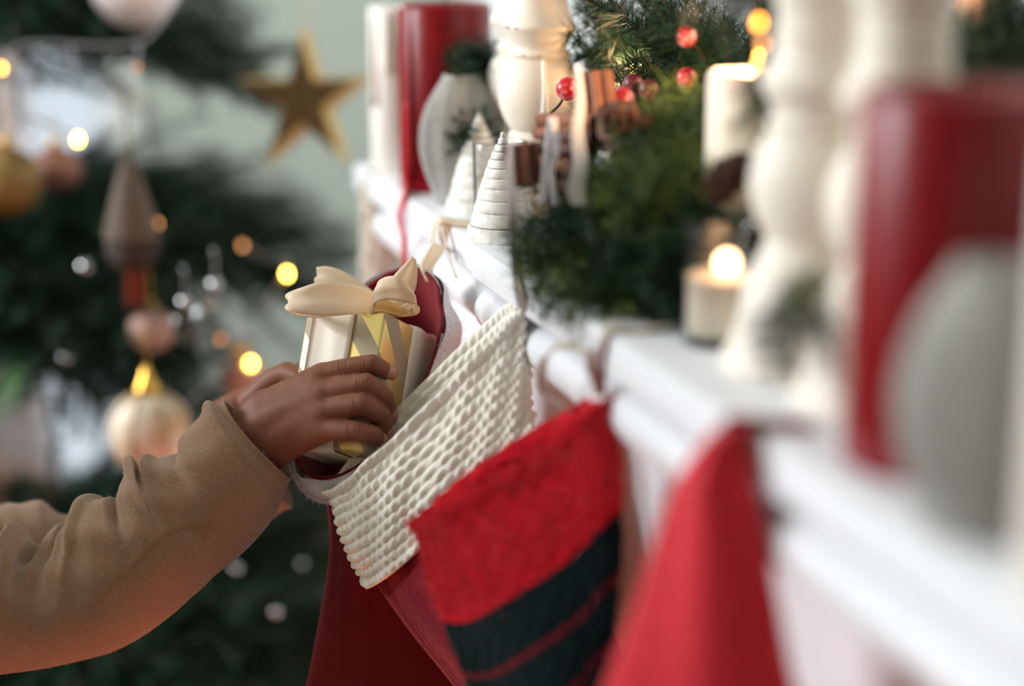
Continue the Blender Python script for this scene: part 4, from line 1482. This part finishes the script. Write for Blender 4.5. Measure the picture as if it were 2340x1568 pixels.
def relax(V, F, w, it):
    """even out the surface where w > 0"""
    E = np.array([(f[i], f[(i + 1) % len(f)]) for f in F for i in range(len(f))])
    n = len(V)
    deg = np.bincount(E[:, 0], minlength=n) + np.bincount(E[:, 1], minlength=n)
    for _ in range(it):
        A = np.zeros_like(V)
        for k in range(3):
            A[:, k] = np.bincount(E[:, 0], V[E[:, 1], k], n) + np.bincount(E[:, 1], V[E[:, 0], k], n)
        V = V + w[:, None] * 0.5 * (A / np.maximum(1, deg)[:, None] - V)
    return V


def pxs(V):
    q = V - CP
    d = q @ CF
    return 1170 + FPX * (q @ CR) / d, 784 - FPX * (q @ CU) / d


HV = relax(HV, HF, np.clip((752 - pxs(HV)[0]) / 40, 0, 1), 90)


def crease(V, c, d, rad, depth, wid, n_in):
    """skin folds across a knuckle"""
    t = (V - c) @ d
    rr = np.linalg.norm((V - c) - t[:, None] * d[None], axis=1)
    f = depth * np.exp(-(t / wid) ** 2) * np.clip(1.6 - rr / rad, 0, 1)
    return V + n_in[None] * f[:, None]


for nme, js in HJ.items():
    for k, dd in ((1, 0.00060), (2, 0.00045)):
        p, r = js[k]
        d = nrm(js[k][0] - js[k - 1][0])
        for off in (-0.0022, 0.0, 0.0022):
            HV = crease(HV, p + d * off, d, 0.0095, dd, 0.00075, CF)
# left hand: palm on the far faces of the box
lj = {
    'index': [(at(650, 868, 1.196), 8.8), (at(700, 846, 1.206), 7.4), (at(752, 842, 1.212), 6.6), (at(790, 850, 1.214), 5.6)],
    'middle': [(at(650, 900, 1.200), 9.0), (at(706, 884, 1.212), 7.6), (at(760, 884, 1.216), 6.8), (at(800, 892, 1.216), 5.7)],
    'ring': [(at(648, 935, 1.202), 8.8), (at(704, 924, 1.212), 7.5), (at(756, 926, 1.214), 6.7), (at(794, 936, 1.212), 5.6)],
    'little': [(at(645, 968, 1.200), 8.2), (at(694, 964, 1.208), 7.0), (at(738, 968, 1.210), 6.3), (at(768, 978, 1.208), 5.3)],
}
geos = []
for js in lj.values():
    for (p, r), (q, s) in zip(js[:-1], js[1:]):
        geos.append(capsule_geo(p, q, r * mm, s * mm, 18, 6))
lw = [at(560, 925, 1.205), at(565, 955, 1.208), at(570, 985, 1.210), at(575, 1010, 1.210)]
for js, w_ in zip(lj.values(), lw):
    geos.append(capsule_geo(w_, js[0][0], 13 * mm, (js[0][1] + 1.0) * mm, 18, 6))
    geos.append(capsule_geo(w_ - vec(60, -35, 0), w_, 14 * mm, 13.5 * mm, 18, 6))
tl = [(at(580, 915, 1.196), 11), (at(622, 872, 1.186), 9.6), (at(656, 852, 1.176), 8.4), (onbox(676, 850, 0.004), 7.0)]
tl[3] = (at(684, 862, 1.160), 6.6)
for (p, r), (q, s) in zip(tl[:-1], tl[1:]):
    geos.append(capsule_geo(p, q, r * mm, s * mm, 18, 6))
LV, LF = blob(geos, 0.0012, 6)

# the rest of the body, hidden in the clothes or beyond the frame
SHR, SHL = np.array([-0.680, 0.020, 1.035]), np.array([-0.680, 0.240, 1.035])
HEAD = np.array([-0.665, 0.13, 1.225])
ELR, ELL = at(-170, 1420, 1.085), at(-170, 1400, 1.26)
WRR, WRL = at(570, 1020, 1.118), at(540, 990, 1.212)
ARR = [WRR, at(490, 1110, 1.112), at(380, 1215, 1.106), at(200, 1320, 1.10), at(0, 1385, 1.09), ELR]
ARL = [WRL, at(450, 1110, 1.213), at(330, 1230, 1.21), at(180, 1290, 1.207), at(20, 1270, 1.203), ELL]
geos = [capsule_geo(p, q, 0.022, 0.022, 16, 5) for A_ in (ARR, ARL) for p, q in zip(A_[:-1], A_[1:])]
geos += [capsule_geo(ELR, SHR, 0.026, 0.030, 16, 5), capsule_geo(ELL, SHL, 0.026, 0.030, 16, 5),
        capsule_geo((-0.70, 0.07, 0.97), (-0.70, 0.19, 0.97), 0.055, 0.055), capsule_geo((-0.70, 0.08, 0.80), (-0.70, 0.18, 0.80), 0.055, 0.055),
        capsule_geo((-0.70, 0.09, 0.64), (-0.70, 0.17, 0.64), 0.060, 0.060), capsule_geo((-0.70, 0.13, 0.64), (-0.70, 0.13, 1.02), 0.06, 0.055),
        capsule_geo(SHR, SHL, 0.026, 0.026), capsule_geo((-0.70, 0.13, 1.04), HEAD, 0.034, 0.034),
        capsule_geo(HEAD + (-0.015, 0, 0.022), HEAD + (0.012, 0, 0.020), 0.082, 0.078), capsule_geo(HEAD + (0.030, 0, -0.030), HEAD + (0.038, 0, -0.040), 0.046, 0.034),
        capsule_geo(HEAD + (0.088, 0, 0.012), HEAD + (0.097, 0, -0.010), 0.006, 0.011), capsule_geo(HEAD + (0.066, -0.014, -0.040), HEAD + (0.066, 0.014, -0.040), 0.010, 0.010)]
for sgn in (-1, 1):
    geos.append(capsule_geo(HEAD + (-0.005, sgn * 0.080, 0.012), HEAD + (-0.008, sgn * 0.083, -0.012), 0.015, 0.009))
    geos.append(capsule_geo(HEAD + (0.045, sgn * 0.036, -0.016), HEAD + (0.040, sgn * 0.040, -0.024), 0.026, 0.022))
    y = 0.13 + sgn * 0.065
    geos.append(capsule_geo((-0.70, y, 0.62), (-0.695, y, 0.34), 0.062, 0.044))
    geos.append(capsule_geo((-0.695, y, 0.34), (-0.705, y, 0.07), 0.044, 0.030))
    geos.append(capsule_geo((-0.705, y, 0.045), (-0.60, y, 0.030), 0.030, 0.024))
CV, CF_ = blob(geos, 0.006, 5)
V, F = join_geo([(HV, HF), (LV, LF), (CV, CF_)])
body = mesh_obj('body', np.array(V), F, MT['skin'], ch)
for sgn in (-1, 1):
    p = HEAD + np.array([0.0690, sgn * 0.031, 0.012])
    V, F = lathe_geo(ball_prof(0.0125, 12), 18)
    e = mesh_obj('eye', V + p, F, MT['eye'], ch)
    V, F = lathe_geo(ball_prof(0.0062, 10), 14)
    mesh_obj('pupil', V + p + np.array([0.0080, 0, -0.001]), F, MT['pupil'], e)
# short hair following the skull
V, F = lathe_geo([(1e-5, 0.108)] + [(0.092 * math.sin(q), 0.105 * math.cos(q)) for q in np.linspace(0.12, 1.75, 16)] + [(0.078, -0.018), (1e-5, 0.0)], 40)
V = np.array(V) * np.array([1.10, 0.97, 1.0]) + HEAD + np.array([-0.016, 0, 0.018])
rr = V - HEAD
V[:, 0] -= np.clip(rr[:, 0] - 0.02, 0, 1) * np.clip((0.075 - rr[:, 2]) * 12, 0, 1) * 0.75
hairo = mesh_obj('hair', V, F, MT['hair'], ch)

# nails of the right hand
for nme, off in (('index', (10, 2)), ('middle', (9, 8)), ('ring', (8, 10)), ('little', (7, 6))):
    js = HJ[nme]
    p, r = js[3]
    d = nrm(js[3][0] - js[2][0])
    up = -B1 * 0.62 - CF * 0.55                        # the nail faces outward from the side of the box
    up = nrm(up - d * (up @ d))
    sd = np.cross(d, up)
    V = []
    for j in range(7):
        f = -1 + 2 * j / 6
        for i in range(7):
            q = (-1 + 2 * i / 6) * 0.95
            ww = r * mm * 1.04
            V.append(p + d * (0.0012 + f * 0.0042) + (up * math.cos(q) + sd * math.sin(q)) * ww * (1 - 0.05 * max(0, f) ** 2) - up * 0.0006 * max(0, f) ** 2)
    o = mesh_obj('fingernail', np.array(V), grid_faces(7, 7, False), MT['nail'], body)
    s = o.modifiers.new('t', 'SOLIDIFY')
    s.thickness = 0.0004

# sweater: torso and both sleeves, one garment
U = [(516, 922), (480, 935), (440, 968), (405, 1002), (372, 1042), (350, 1050), (318, 1068), (295, 1072), (268, 1112), (240, 1134), (205, 1148), (165, 1184), (130, 1198), (85, 1237), (40, 1225), (0, 1222), (-90, 1215), (-190, 1230)]
Lw = [(662, 1092), (648, 1140), (618, 1190), (575, 1240), (525, 1288), (500, 1310), (465, 1345), (430, 1372), (395, 1400), (350, 1435), (300, 1470), (250, 1495), (190, 1510), (120, 1522), (60, 1530), (0, 1540), (-70, 1565), (-140, 1610)]
rs_ = []
n_ = len(U)
for i, (u_, l_) in enumerate(zip(U, Lw)):
    d = 1.118 - 0.035 * i / (n_ - 1)
    a, b = at(*u_, d), at(*l_, d)
    u = (a - b) / 2
    v = nrm(-CF - nrm(u) * (-CF @ nrm(u))) * np.linalg.norm(u) * 0.82
    rs_.append(((a + b) / 2, u, v))


def arm_end(E, S, hint_u, hint_v, r0, r1):
    out = []
    for f in (0.4, 0.75, 1.0, 1.12):
        c = np.asarray(E) * (1 - f) + np.asarray(S) * f
        r = r0 * (1 - f) + r1 * f
        t = nrm(np.asarray(S) - np.asarray(E))
        u = nrm(hint_u - t * (hint_u @ t))
        v = nrm(hint_v - t * (hint_v @ t) - u * (hint_v @ u))
        out.append((c, u * r, v * r))
    return out


rs_ += arm_end(rs_[-1][0], SHR, rs_[-1][1], rs_[-1][2], 0.050, 0.060)
nu, nv = 150, 420
G, th, T = loft_grid(rs_, nu, nv)
N = grid_normals(G)
# creases running down from the folds on the upper side
lv = np.linspace(0, 1, nv)[:, None]
ang = np.where(th > PI, th - 2 * PI, th)[None]
fold = np.zeros((nv, nu))
rf = random.Random(3)
tot = len(rs_) - 1
for st0, h in ((1.0, 0.0030), (3.4, -0.0030), (5.3, 0.0026), (6.8, 0.0040), (8.4, -0.0036), (10.0, 0.0030), (11.6, -0.0030), (13.0, -0.0050), (14.3, 0.0045), (15.6, -0.003), (17.0, 0.003)):
    c = st0 / tot
    slope = rf.uniform(-0.030, 0.055)
    w_ = 0.012 + 0.006 * rf.random()
    fold += 2.3 * h * np.exp(-((lv - c - slope * ang) / w_) ** 2) * np.exp(-((ang - 0.25) / 0.85) ** 2)
fold += 0.0012 * np.sin(9 * ang + 40 * lv) * np.exp(-((ang - 0.9) / 0.7) ** 2) * np.sin(PI * np.clip(lv * 1.3, 0, 1))
fold += 0.0022 * np.exp(-(lv / 0.012) ** 2)                      # thick cuff hem
fold -= 0.0010 * np.exp(-((lv - 0.05) / 0.010) ** 2)
fold += 0.0009 * np.sin(ang * 3 + lv * 25 + 1)
G = G + N * fold[..., None]
Gi = (G[:14] - grid_normals(G)[:14] * 0.0026)[::-1]               # inside of the cuff
right = np.concatenate([Gi, G])
geoR = (right.reshape(-1, 3), grid_faces(len(right), nu, True, False, True))
UL = [(566, 925, 1.214), (520, 965, 1.214), (470, 1012, 1.214), (420, 1058, 1.213), (380, 1092, 1.212), (340, 1125, 1.21), (300, 1152, 1.21), (250, 1178, 1.208), (200, 1187, 1.207), (150, 1182, 1.206), (125, 1168, 1.205), (90, 1150, 1.205), (50, 1146, 1.204),
      (20, 1154, 1.203), (0, 1150, 1.203), (-80, 1165, 1.21), (-190, 1210, 1.23)]
ls_ = []
for i, (x, y, d) in enumerate(UL):
    k = 1 + 0.35 * i / len(UL)
    ex = max(0.0, 1 - i / 5)
    a, b = at(x, y, d), at(x + 88 * k * (1 - 0.4 * i / len(UL)) + 8 * ex, y + (185 + 45 * ex) * k, d)
    u = (a - b) / 2
    v = nrm(-CF - nrm(u) * (-CF @ nrm(u))) * np.linalg.norm(u) * 0.85
    ls_.append(((a + b) / 2, u, v))
ls_ += arm_end(ls_[-1][0], SHL, ls_[-1][1], ls_[-1][2], 0.050, 0.062)
GL, th, T = loft_grid(ls_, 96, 200)
NL = grid_normals(GL)
lvL = np.linspace(0, 1, 200)[:, None]
angL = np.where(th > PI, th - 2 * PI, th)[None]
GL = GL + NL * (0.0016 * np.sin(lvL * 60 + angL * 2) * np.exp(-((angL) / 0.9) ** 2) + 0.002 * np.exp(-(lvL / 0.012) ** 2))[..., None]
geoL = (GL.reshape(-1, 3), grid_faces(200, 96, True, False, True))
ts_ = [((-0.70, 0.13, 0.60), (0, 0.128, 0), (0.094, 0, 0)), ((-0.70, 0.13, 0.66), (0, 0.132, 0), (0.098, 0, 0)), ((-0.70, 0.13, 0.80), (0, 0.126, 0), (0.090, 0, 0)),
       ((-0.70, 0.13, 0.95), (0, 0.138, 0), (0.092, 0, 0)), ((-0.695, 0.13, 1.04), (0, 0.155, 0), (0.082, 0, 0)), ((-0.69, 0.13, 1.085), (0, 0.105, 0), (0.062, 0, 0)),
       ((-0.685, 0.13, 1.105), (0, 0.055, 0), (0.050, 0, 0)), ((-0.683, 0.13, 1.120), (0, 0.050, 0), (0.047, 0, 0))]
GT, th, T = loft_grid(ts_, 96, 120)
geoT = (GT.reshape(-1, 3), grid_faces(120, 96, True, True, False))
V, F = join_geo([geoR, geoL, geoT])
sw = mesh_obj('sweater', np.array(V), F, MT['sweater'], ch)
XL = at(-20, 1390, 1.1)[0]
fz = fuzz('wool_fuzz', sw, 42000, 0.0026, 0.00015, MT['fuzz_s'], sw, 0.9, lambda P: ((P[:, 0] > XL - 0.02) * 1.0))
# slanting line of stitches along the forearm
bvh = BVHTree.FromPolygons([tuple(p) for p in geoR[0]], [list(f) for f in geoR[1]])
pts = catmull([(205, 1385), (270, 1322), (330, 1262), (385, 1218), (430, 1203), (490, 1204)], 60)
geo = []
for i, (x, y) in enumerate(pts):
    for k, (du, dv) in enumerate(((-4, 5), (4, -5))):
        pass
    r1, r2 = nrm(ray(x - 3, y - 6)), nrm(ray(x + 3, y + 6))
    h1, h2 = bvh.ray_cast(Vector(CP), Vector(r1)), bvh.ray_cast(Vector(CP), Vector(r2))
    if h1[0] and h2[0]:
        geo.append(capsule_geo(np.array(h1[0]) - r1 * 0.0002, np.array(h2[0]) - r2 * 0.0002, 0.00042, 0.00042, 6, 2))
V, F = join_geo(geo)
sm = mesh_obj('stitched_seam', V, F, MT['seam'], sw)
sm['kind'] = 'stuff'
# trousers
tr = [capsule_geo((-0.70, 0.08, 0.64), (-0.70, 0.18, 0.64), 0.088, 0.088)]
for sgn in (-1, 1):
    y = 0.13 + sgn * 0.065
    tr.append(capsule_geo((-0.70, y, 0.62), (-0.695, y, 0.34), 0.072, 0.056))
    tr.append(capsule_geo((-0.695, y, 0.34), (-0.705, y, 0.11), 0.056, 0.046))
TV, TF = blob(tr, 0.008, 4)
mesh_obj('trousers', TV, TF, MT['trousers'], ch)


# ================================================================== CHRISTMAS TREE
AX = at(-140, 700, 1.97)[:2]


def axis(z):
    return np.array([AX[0], AX[1], z])


PL = 0.5
SPT = [spray_mesh('fir_branch', PL, 22, 0.15, 1050, 0.026, 0.00070, 70 + i, MT['needle'], 0.10, 0.12, 0.35) for i in range(4)]
tree = empty('christmas_tree', (AX[0], AX[1], 0), 'tall dark green Christmas tree with lights and baubles, left of the mantel', 'christmas tree', world=True)
tube('trunk', [axis(0.0), axis(0.9), axis(1.95)], [0.045, 0.03, 0.008], MT['stem'], tree, 14, 20)
rt = random.Random(21)
nb = 0


def branch(tip, root, sc=None, roll=None):
    global nb
    o = bpy.data.objects.new('branch', SPT[nb % 4])
    nb += 1
    COL.objects.link(o)
    o.parent = tree
    o.matrix_local = rel(aim(root, tip, PL, rt.uniform(-0.25, 0.25) if roll is None else roll, sc), tree)


# branches read from the photograph: (tip x, tip y, depth, height of the root as pixel row)
BR = [(640, 150, 1.74, 60), (605, 50, 1.80, -20), (590, 110, 1.90, 30), (500, 30, 1.66, -60), (380, 80, 1.56, -40), 
      (250, 60, 1.58, -60), (130, 130, 1.60, -20), (60, 20, 1.60, -60), (520, -60, 1.75, -120), (350, -90, 1.7, -160), (200, -60, 1.6, -140), (540, 130, 1.7, 40), (450, 110, 1.9, 10),
      (670, 450, 1.74, 460), (640, 400, 1.82, 430), (590, 500, 1.66, 470), (560, 430, 1.90, 460), (500, 540, 1.60, 500), (480, 420, 1.72, 460), (420, 480, 1.60, 490), (380, 560, 1.58, 520),
      (330, 440, 1.76, 500), (540, 570, 1.78, 540),
      (835, 615, 1.74, 560), (770, 590, 1.80, 560), (800, 500, 1.98, 600), (700, 610, 1.84, 590),
      (340, 690, 1.56, 660), (300, 590, 1.62, 560), (220, 640, 1.56, 600), (150, 760, 1.56, 700), (420, 760, 1.66, 740), (360, 840, 1.60, 750), (260, 840, 1.56, 740), (480, 880, 1.70, 760), 
      (60, 620, 1.58, 560), (520, 840, 1.82, 760), (120, 560, 1.60, 540), (30, 700, 1.7, 640), (240, 760, 1.75, 720), (60, 580, 1.70, 540),
      
      (560, 980, 1.76, 1380), (660, 1010, 1.84, 1400), (720, 1120, 1.80, 1420), (740, 1240, 1.76, 1380), (620, 1130, 1.70, 1430), (500, 1060, 1.66, 1420), (400, 980, 1.66, 1400), (780, 1340, 1.78, 1440), (690, 1320, 1.66, 1440),
      (580, 1280, 1.62, 1420), (760, 1460, 1.70, 1520), (640, 1450, 1.60, 1530), (540, 1400, 1.60, 1500), (460, 1500, 1.58, 1560), (700, 1560, 1.64, 1620), (820, 1540, 1.76, 1600), (580, 1560, 1.58, 1640), (380, 1560, 1.56, 1640),
      (840, 1200, 1.92, 1430), (860, 1380, 1.90, 1470), (820, 1060, 1.96, 1400), (700, 1200, 1.95, 1430), (600, 1200, 1.9, 1430), (500, 1180, 1.85, 1430), (420, 1300, 1.62, 1420), (300, 1420, 1.6, 1500), (250, 1540, 1.58, 1600),
      ]
for px, py, d, ry in BR:
    zr = at(-140, ry, 1.97)[2]
    branch(at(px, py, d), axis(zr), sc=0.62 if -130 < ry < 520 and px < 600 else 0.85)
# the same shrub of branches going on above, below, behind and to the hidden side
for z in np.arange(0.22, 1.9, 0.115):
    R = 0.56 * (1 - (z / 2.05)) + 0.10
    for k in range(9):
        q = 2 * PI * (k + 0.5 * rt.random()) / 9 + z * 3
        tip = axis(z - 0.05 + rt.uniform(-0.03, 0.03)) + np.array([math.cos(q), math.sin(q), 0]) * R * rt.uniform(0.85, 1.1)
        v = tip - CP
        dd = v @ CF
        px, py = 1170 + FPX * (v @ CR) / dd, 784 - FPX * (v @ CU) / dd
        seen = -120 < px < 900 and -250 < py < 1900
        if seen:
            continue
        branch(tip, axis(z + 0.03))


def hang(name, px, py, d, label, cat='bauble', group=None):
    return empty(name, at(px, py, d), label, cat, group)


def loop_up(root, r, h, m, capr=0.006, caph=0.008):
    lathe('cap', [(1e-5, r * 0.985), (capr, r * 0.985), (capr, r + caph), (capr * 0.7, r + caph * 1.1), (1e-5, r + caph * 1.1)], MT[m], root, 18)
    tube('thread', [(0, 0, r + caph), (0.0015, 0.001, r + caph + h * 0.5), (0, 0, r + caph + h)], 0.0009, MT[m], root, 6, 12)


def bauble(px, py, d, r, m, label, cap='gold', h=0.03, rip=None, sz=1.0, group=None):
    t = hang('bauble', px, py, d, label, 'bauble', group)
    lathe('ball', [(a, b * sz) for a, b in ball_prof(r, 24)], MT[m], t, 48, ripple=rip)
    if r > 0.012:
        loop_up(t, r * sz, h, cap)
    return t


bauble(308, -33, 1.62, 0.0435, 'white_b', 'large matt white bauble at the top left, cut by the upper picture edge', 'silver')
t = bauble(342, 985, 1.53, 0.0392, 'cream_b', 'cream bauble with gold stripes and pointed gold cap, above the child\'s sleeve', 'gold', 0.045,
           rip=lambda q, z: 1 + 0.012 * abs(math.sin(4 * q)))
lathe('pointed_cap', [(1e-5, 0.033), (0.013, 0.0365), (0.0115, 0.043), (0.006, 0.053), (0.0024, 0.063), (1e-5, 0.065)], MT['gold'], t, 20)
for k in range(8):
    q = k * PI / 4 + 0.3
    tube('gold_stripe', [(0.0395 * math.sin(a) * math.cos(q), 0.0395 * math.sin(a) * math.sin(q), 0.0395 * math.cos(a)) for a in np.linspace(0.28, 2.6, 14)], 0.0013, MT['gold_b'], t, 6)
bauble(18, 415, 1.60, 0.034, 'gold_b', 'dull gold bauble at the left picture edge', 'gold')
bauble(128, 388, 1.66, 0.0265, 'brown_b', 'rosy brown bauble right of the dull gold one', 'gold', rip=None, sz=0.85)
bauble(345, 755, 1.58, 0.022, 'pink_b', 'dusty pink bauble hanging above the striped cream one', 'gold')
bauble(556, 858, 1.70, 0.024, 'pink_b', 'dusty pink bauble behind the child\'s wrist', 'gold')
bauble(118, 745, 1.72, 0.022, 'pink_b', 'dusty pink bauble half hidden in dark branches at the left', 'gold')
bauble(186, 782, 1.74, 0.015, 'brown_b', 'small rosy brown bauble in the dark branches at the left', 'gold')
for px, py, r, lb in ((495, 738, 0.0285, 'clear glass bauble with a white reflection, left of the gift bow'), (425, 745, 0.0165, 'small clear glass bauble left of the larger glass one')):
    t = hang('glass_bauble', px, py, 1.53, lb, 'bauble')
    pr = [(a, b * 1.15) for a, b in ball_prof(r, 22)]
    V1, F1 = lathe_geo(pr, 40)
    V2, F2 = lathe_geo([(a * 0.97, b * 0.975) for a, b in pr], 40)
    V, F = join_geo([(V1, F1), (V2, [tuple(reversed(f)) for f in F2])])
    mesh_obj('ball', V, F, MT['glass'], t)
    loop_up(t, r * 1.15, 0.03, 'silver')
bauble(400, 15, 1.75, 0.010, 'silver', 'tiny silver bauble beside the large white one', 'silver')
for k, (px, py, d, r) in enumerate([(540, 1300, 1.62, 0.008), (630, 1400, 1.60, 0.008), (195, 610, 1.56, 0.011), (150, 820, 1.58, 0.010), (690, 1290, 1.66, 0.006)]):
    bauble(px, py, d, r * 0.62, 'silver', ['tiny silver bauble below the sleeve, nearer the child', 'tiny silver bauble below the sleeve, lowest of all', 'silver bauble in the dark branches below the gnome',
                                     'silver bauble in the dark branches left of the cream one', 'tiny silver bauble beside the velvet stocking'][k], 'silver')

# gold paper star: flat front, sides flaring out to a larger back
sp0 = at(700, 222, 1.66)
star = empty('paper_star', sp0, 'gold five pointed star ornament hanging in front of the sage green wall', 'star')


def star_pts(Rr, rr, cx=0, cy=0):
    P = []
    for k in range(10):
        q = PI / 2 + k * PI / 5 + 0.03
        r = Rr if k % 2 == 0 else rr
        P.append((cx + r * math.cos(q), cy + r * math.sin(q)))
    return P


fr_, bk_ = star_pts(0.062, 0.0225, -0.003, -0.002), star_pts(0.078, 0.029)
toV = lambda x, y, z: nrm(CR + 0.10 * CF) * x * 0.94 + CU * (y * 1.06 - 0.003) + CF * z
SW = 1.0
V = [toV(x, y, -0.014) for x, y in fr_] + [toV(x, y, 0.010) for x, y in bk_] + [toV(0, 0, -0.014), toV(0, 0, 0.010)]
face = mesh_obj('star_front', np.array(V[:10] + [V[20]]), [(k, (k + 1) % 10, 10) for k in range(10)], MT['starf'], star, False)
face.modifiers.new('t', 'SOLIDIFY').thickness = 0.0006
sd = mesh_obj('star_sides', np.array(V), [(k, (k + 1) % 10, (k + 1) % 10 + 10, k + 10) for k in range(10)] + [((k + 1) % 10 + 10, k + 10, 21) for k in range(10)], MT['stars'], star, False)
tube('thread', [toV(0, 0.075, 0.006), toV(0.0005, 0.11, 0.006), toV(0, 0.15, 0.008)], 0.0006, MT['gold'], star, 6, 10)

# felt gnome: tall hat, dark body, hanging legs
t = hang('felt_gnome', 298, 470, 1.54, 'grey brown felt gnome ornament with pointed hat and rust legs', 'ornament')
lathe('hat', [(1e-5, -0.032), (0.026, -0.032), (0.0268, -0.028), (0.021, -0.004), (0.0135, 0.022), (0.006, 0.042), (0.002, 0.049), (1e-5, 0.050)], MT['felt_g'], t, 28)
lathe('gnome_body', [(1e-5, -0.062), (0.015, -0.061), (0.024, -0.050), (0.0265, -0.040), (0.023, -0.032), (1e-5, -0.031)], MT['felt_d'], t, 24)
for s in (-1, 1):
    tube('leg', [CR * 0.0045 * s + np.array([0, 0, -0.056]), CR * 0.005 * s + np.array([0, 0, -0.08]), CR * 0.0055 * s + np.array([0, 0, -0.100])], 0.0034, MT['rust'], t, 10, 10)
tube('thread', [(0, 0, 0.049), (0.001, 0, 0.08), (-0.001, 0, 0.115)], 0.0011, MT['gold_b'], t, 6, 12)

# string of warm lights on the tree
sl = empty('string_lights', at(180, 330, 1.62), 'string of small warm white lights wound through the Christmas tree', 'fairy lights', world=True)
wires = [[(-60, 150, 1.55), (10, 122, 1.55), (60, 100, 1.55), (160, 101, 1.55), (240, 104, 1.55), (318, 98, 1.55), (345, 80, 1.55), (400, 10, 1.56), (430, -60, 1.58)],
         [(160, 101, 1.55), (166, 130, 1.55), (176, 165, 1.55)], [(317, 98, 1.55), (316, 125, 1.55), (315, 150, 1.55)],
         [(660, 600, 1.66), (645, 640, 1.66), (610, 690, 1.66), (585, 715, 1.68)], [(585, 715, 1.68), (520, 830, 1.66), (475, 880, 1.64), (430, 915, 1.62)],
         [(555, 560, 1.66), (600, 585, 1.68), (660, 600, 1.66)], [(495, 560, 1.66), (490, 620, 1.66), (492, 690, 1.64)], [(0, 345, 1.60), (30, 305, 1.6), (70, 270, 1.6), (178, 318, 1.62)]]
for w_ in wires:
    tube('wire', [at(*p) for p in w_], 0.0016, MT['wire'], sl, 6, 40)
for px, py, d, m, s in [(178, 319, 1.62, 'bulb', 1.15), (656, 626, 1.655, 'bulb', 1.15), (573, 831, 1.68, 'bulb', 1.15), (3, 156, 1.58, 'bulb_o', 1.0), (315, 153, 1.55, 'bulb_dim', 0.9), (360, 512, 1.60, 'bulb_dim', 1.1),
                        (554, 560, 1.66, 'bulb_dim', 1.2), (505, 775, 1.67, 'bulb_dim', 0.9), (312, 230, 1.7, 'bulb_dim', 0.4), (352, 560, 1.62, 'bulb_dim', 0.6)]:
    V, F = lathe_geo([(a * 0.85, b * 1.35) for a, b in ball_prof(0.0024 * s, 8)], 12)
    b_ = mesh_obj('bulb', V + at(px, py, d), F, MT[m], sl)

# houseplant behind the tree, in front of the window
pp = np.array([-0.42, 2.05, 0.0])
t = empty('houseplant', pp, 'green leafy houseplant in the light of the window, behind the Christmas tree', 'plant')
lathe('pot', [(1e-5, 0), (0.11, 0), (0.15, 0.26), (0.165, 0.27), (0.165, 0.30), (0.145, 0.30), (0.14, 0.27), (1e-5, 0.26)], MT['pot'], t, 28)
lf = None
rl = random.Random(5)
LV_ = []
for i in range(9):
    f = i / 8
    w = 0.035 * math.sin(PI * min(0.98, f + 0.03)) ** 0.7
    LV_ += [(f * 0.34, -w, -0.12 * f * f + 0.012), (f * 0.34, 0, -0.12 * f * f), (f * 0.34, w, -0.12 * f * f + 0.012)]
for k in range(9):
    q, el = rl.uniform(0, 2 * PI), rl.uniform(0.3, 1.25)
    h = rl.uniform(0.12, 0.36)
    b = np.array([0.02 * math.cos(q), 0.02 * math.sin(q), 0.26])
    e = np.array([0.10 * math.cos(q), 0.10 * math.sin(q), 0.26 + h])
    tube('leaf_stalk', [b, (b + e) / 2 + (0, 0, 0.03), e], 0.004, MT['leaf'], t, 6, 8)
    if lf is None:
        lf = mesh_obj('leaf', LV_, grid_faces(9, 3, False), MT['leaf'], t)
        s = lf.modifiers.new('t', 'SOLIDIFY')
        s.thickness = 0.0015
        o = lf
    else:
        o = lf.copy()
        COL.objects.link(o)
        o.parent = t
    o.matrix_local = Matrix.Translation(e) @ Matrix.Rotation(q, 4, 'Z') @ Matrix.Rotation(-el + 0.4, 4, 'Y')
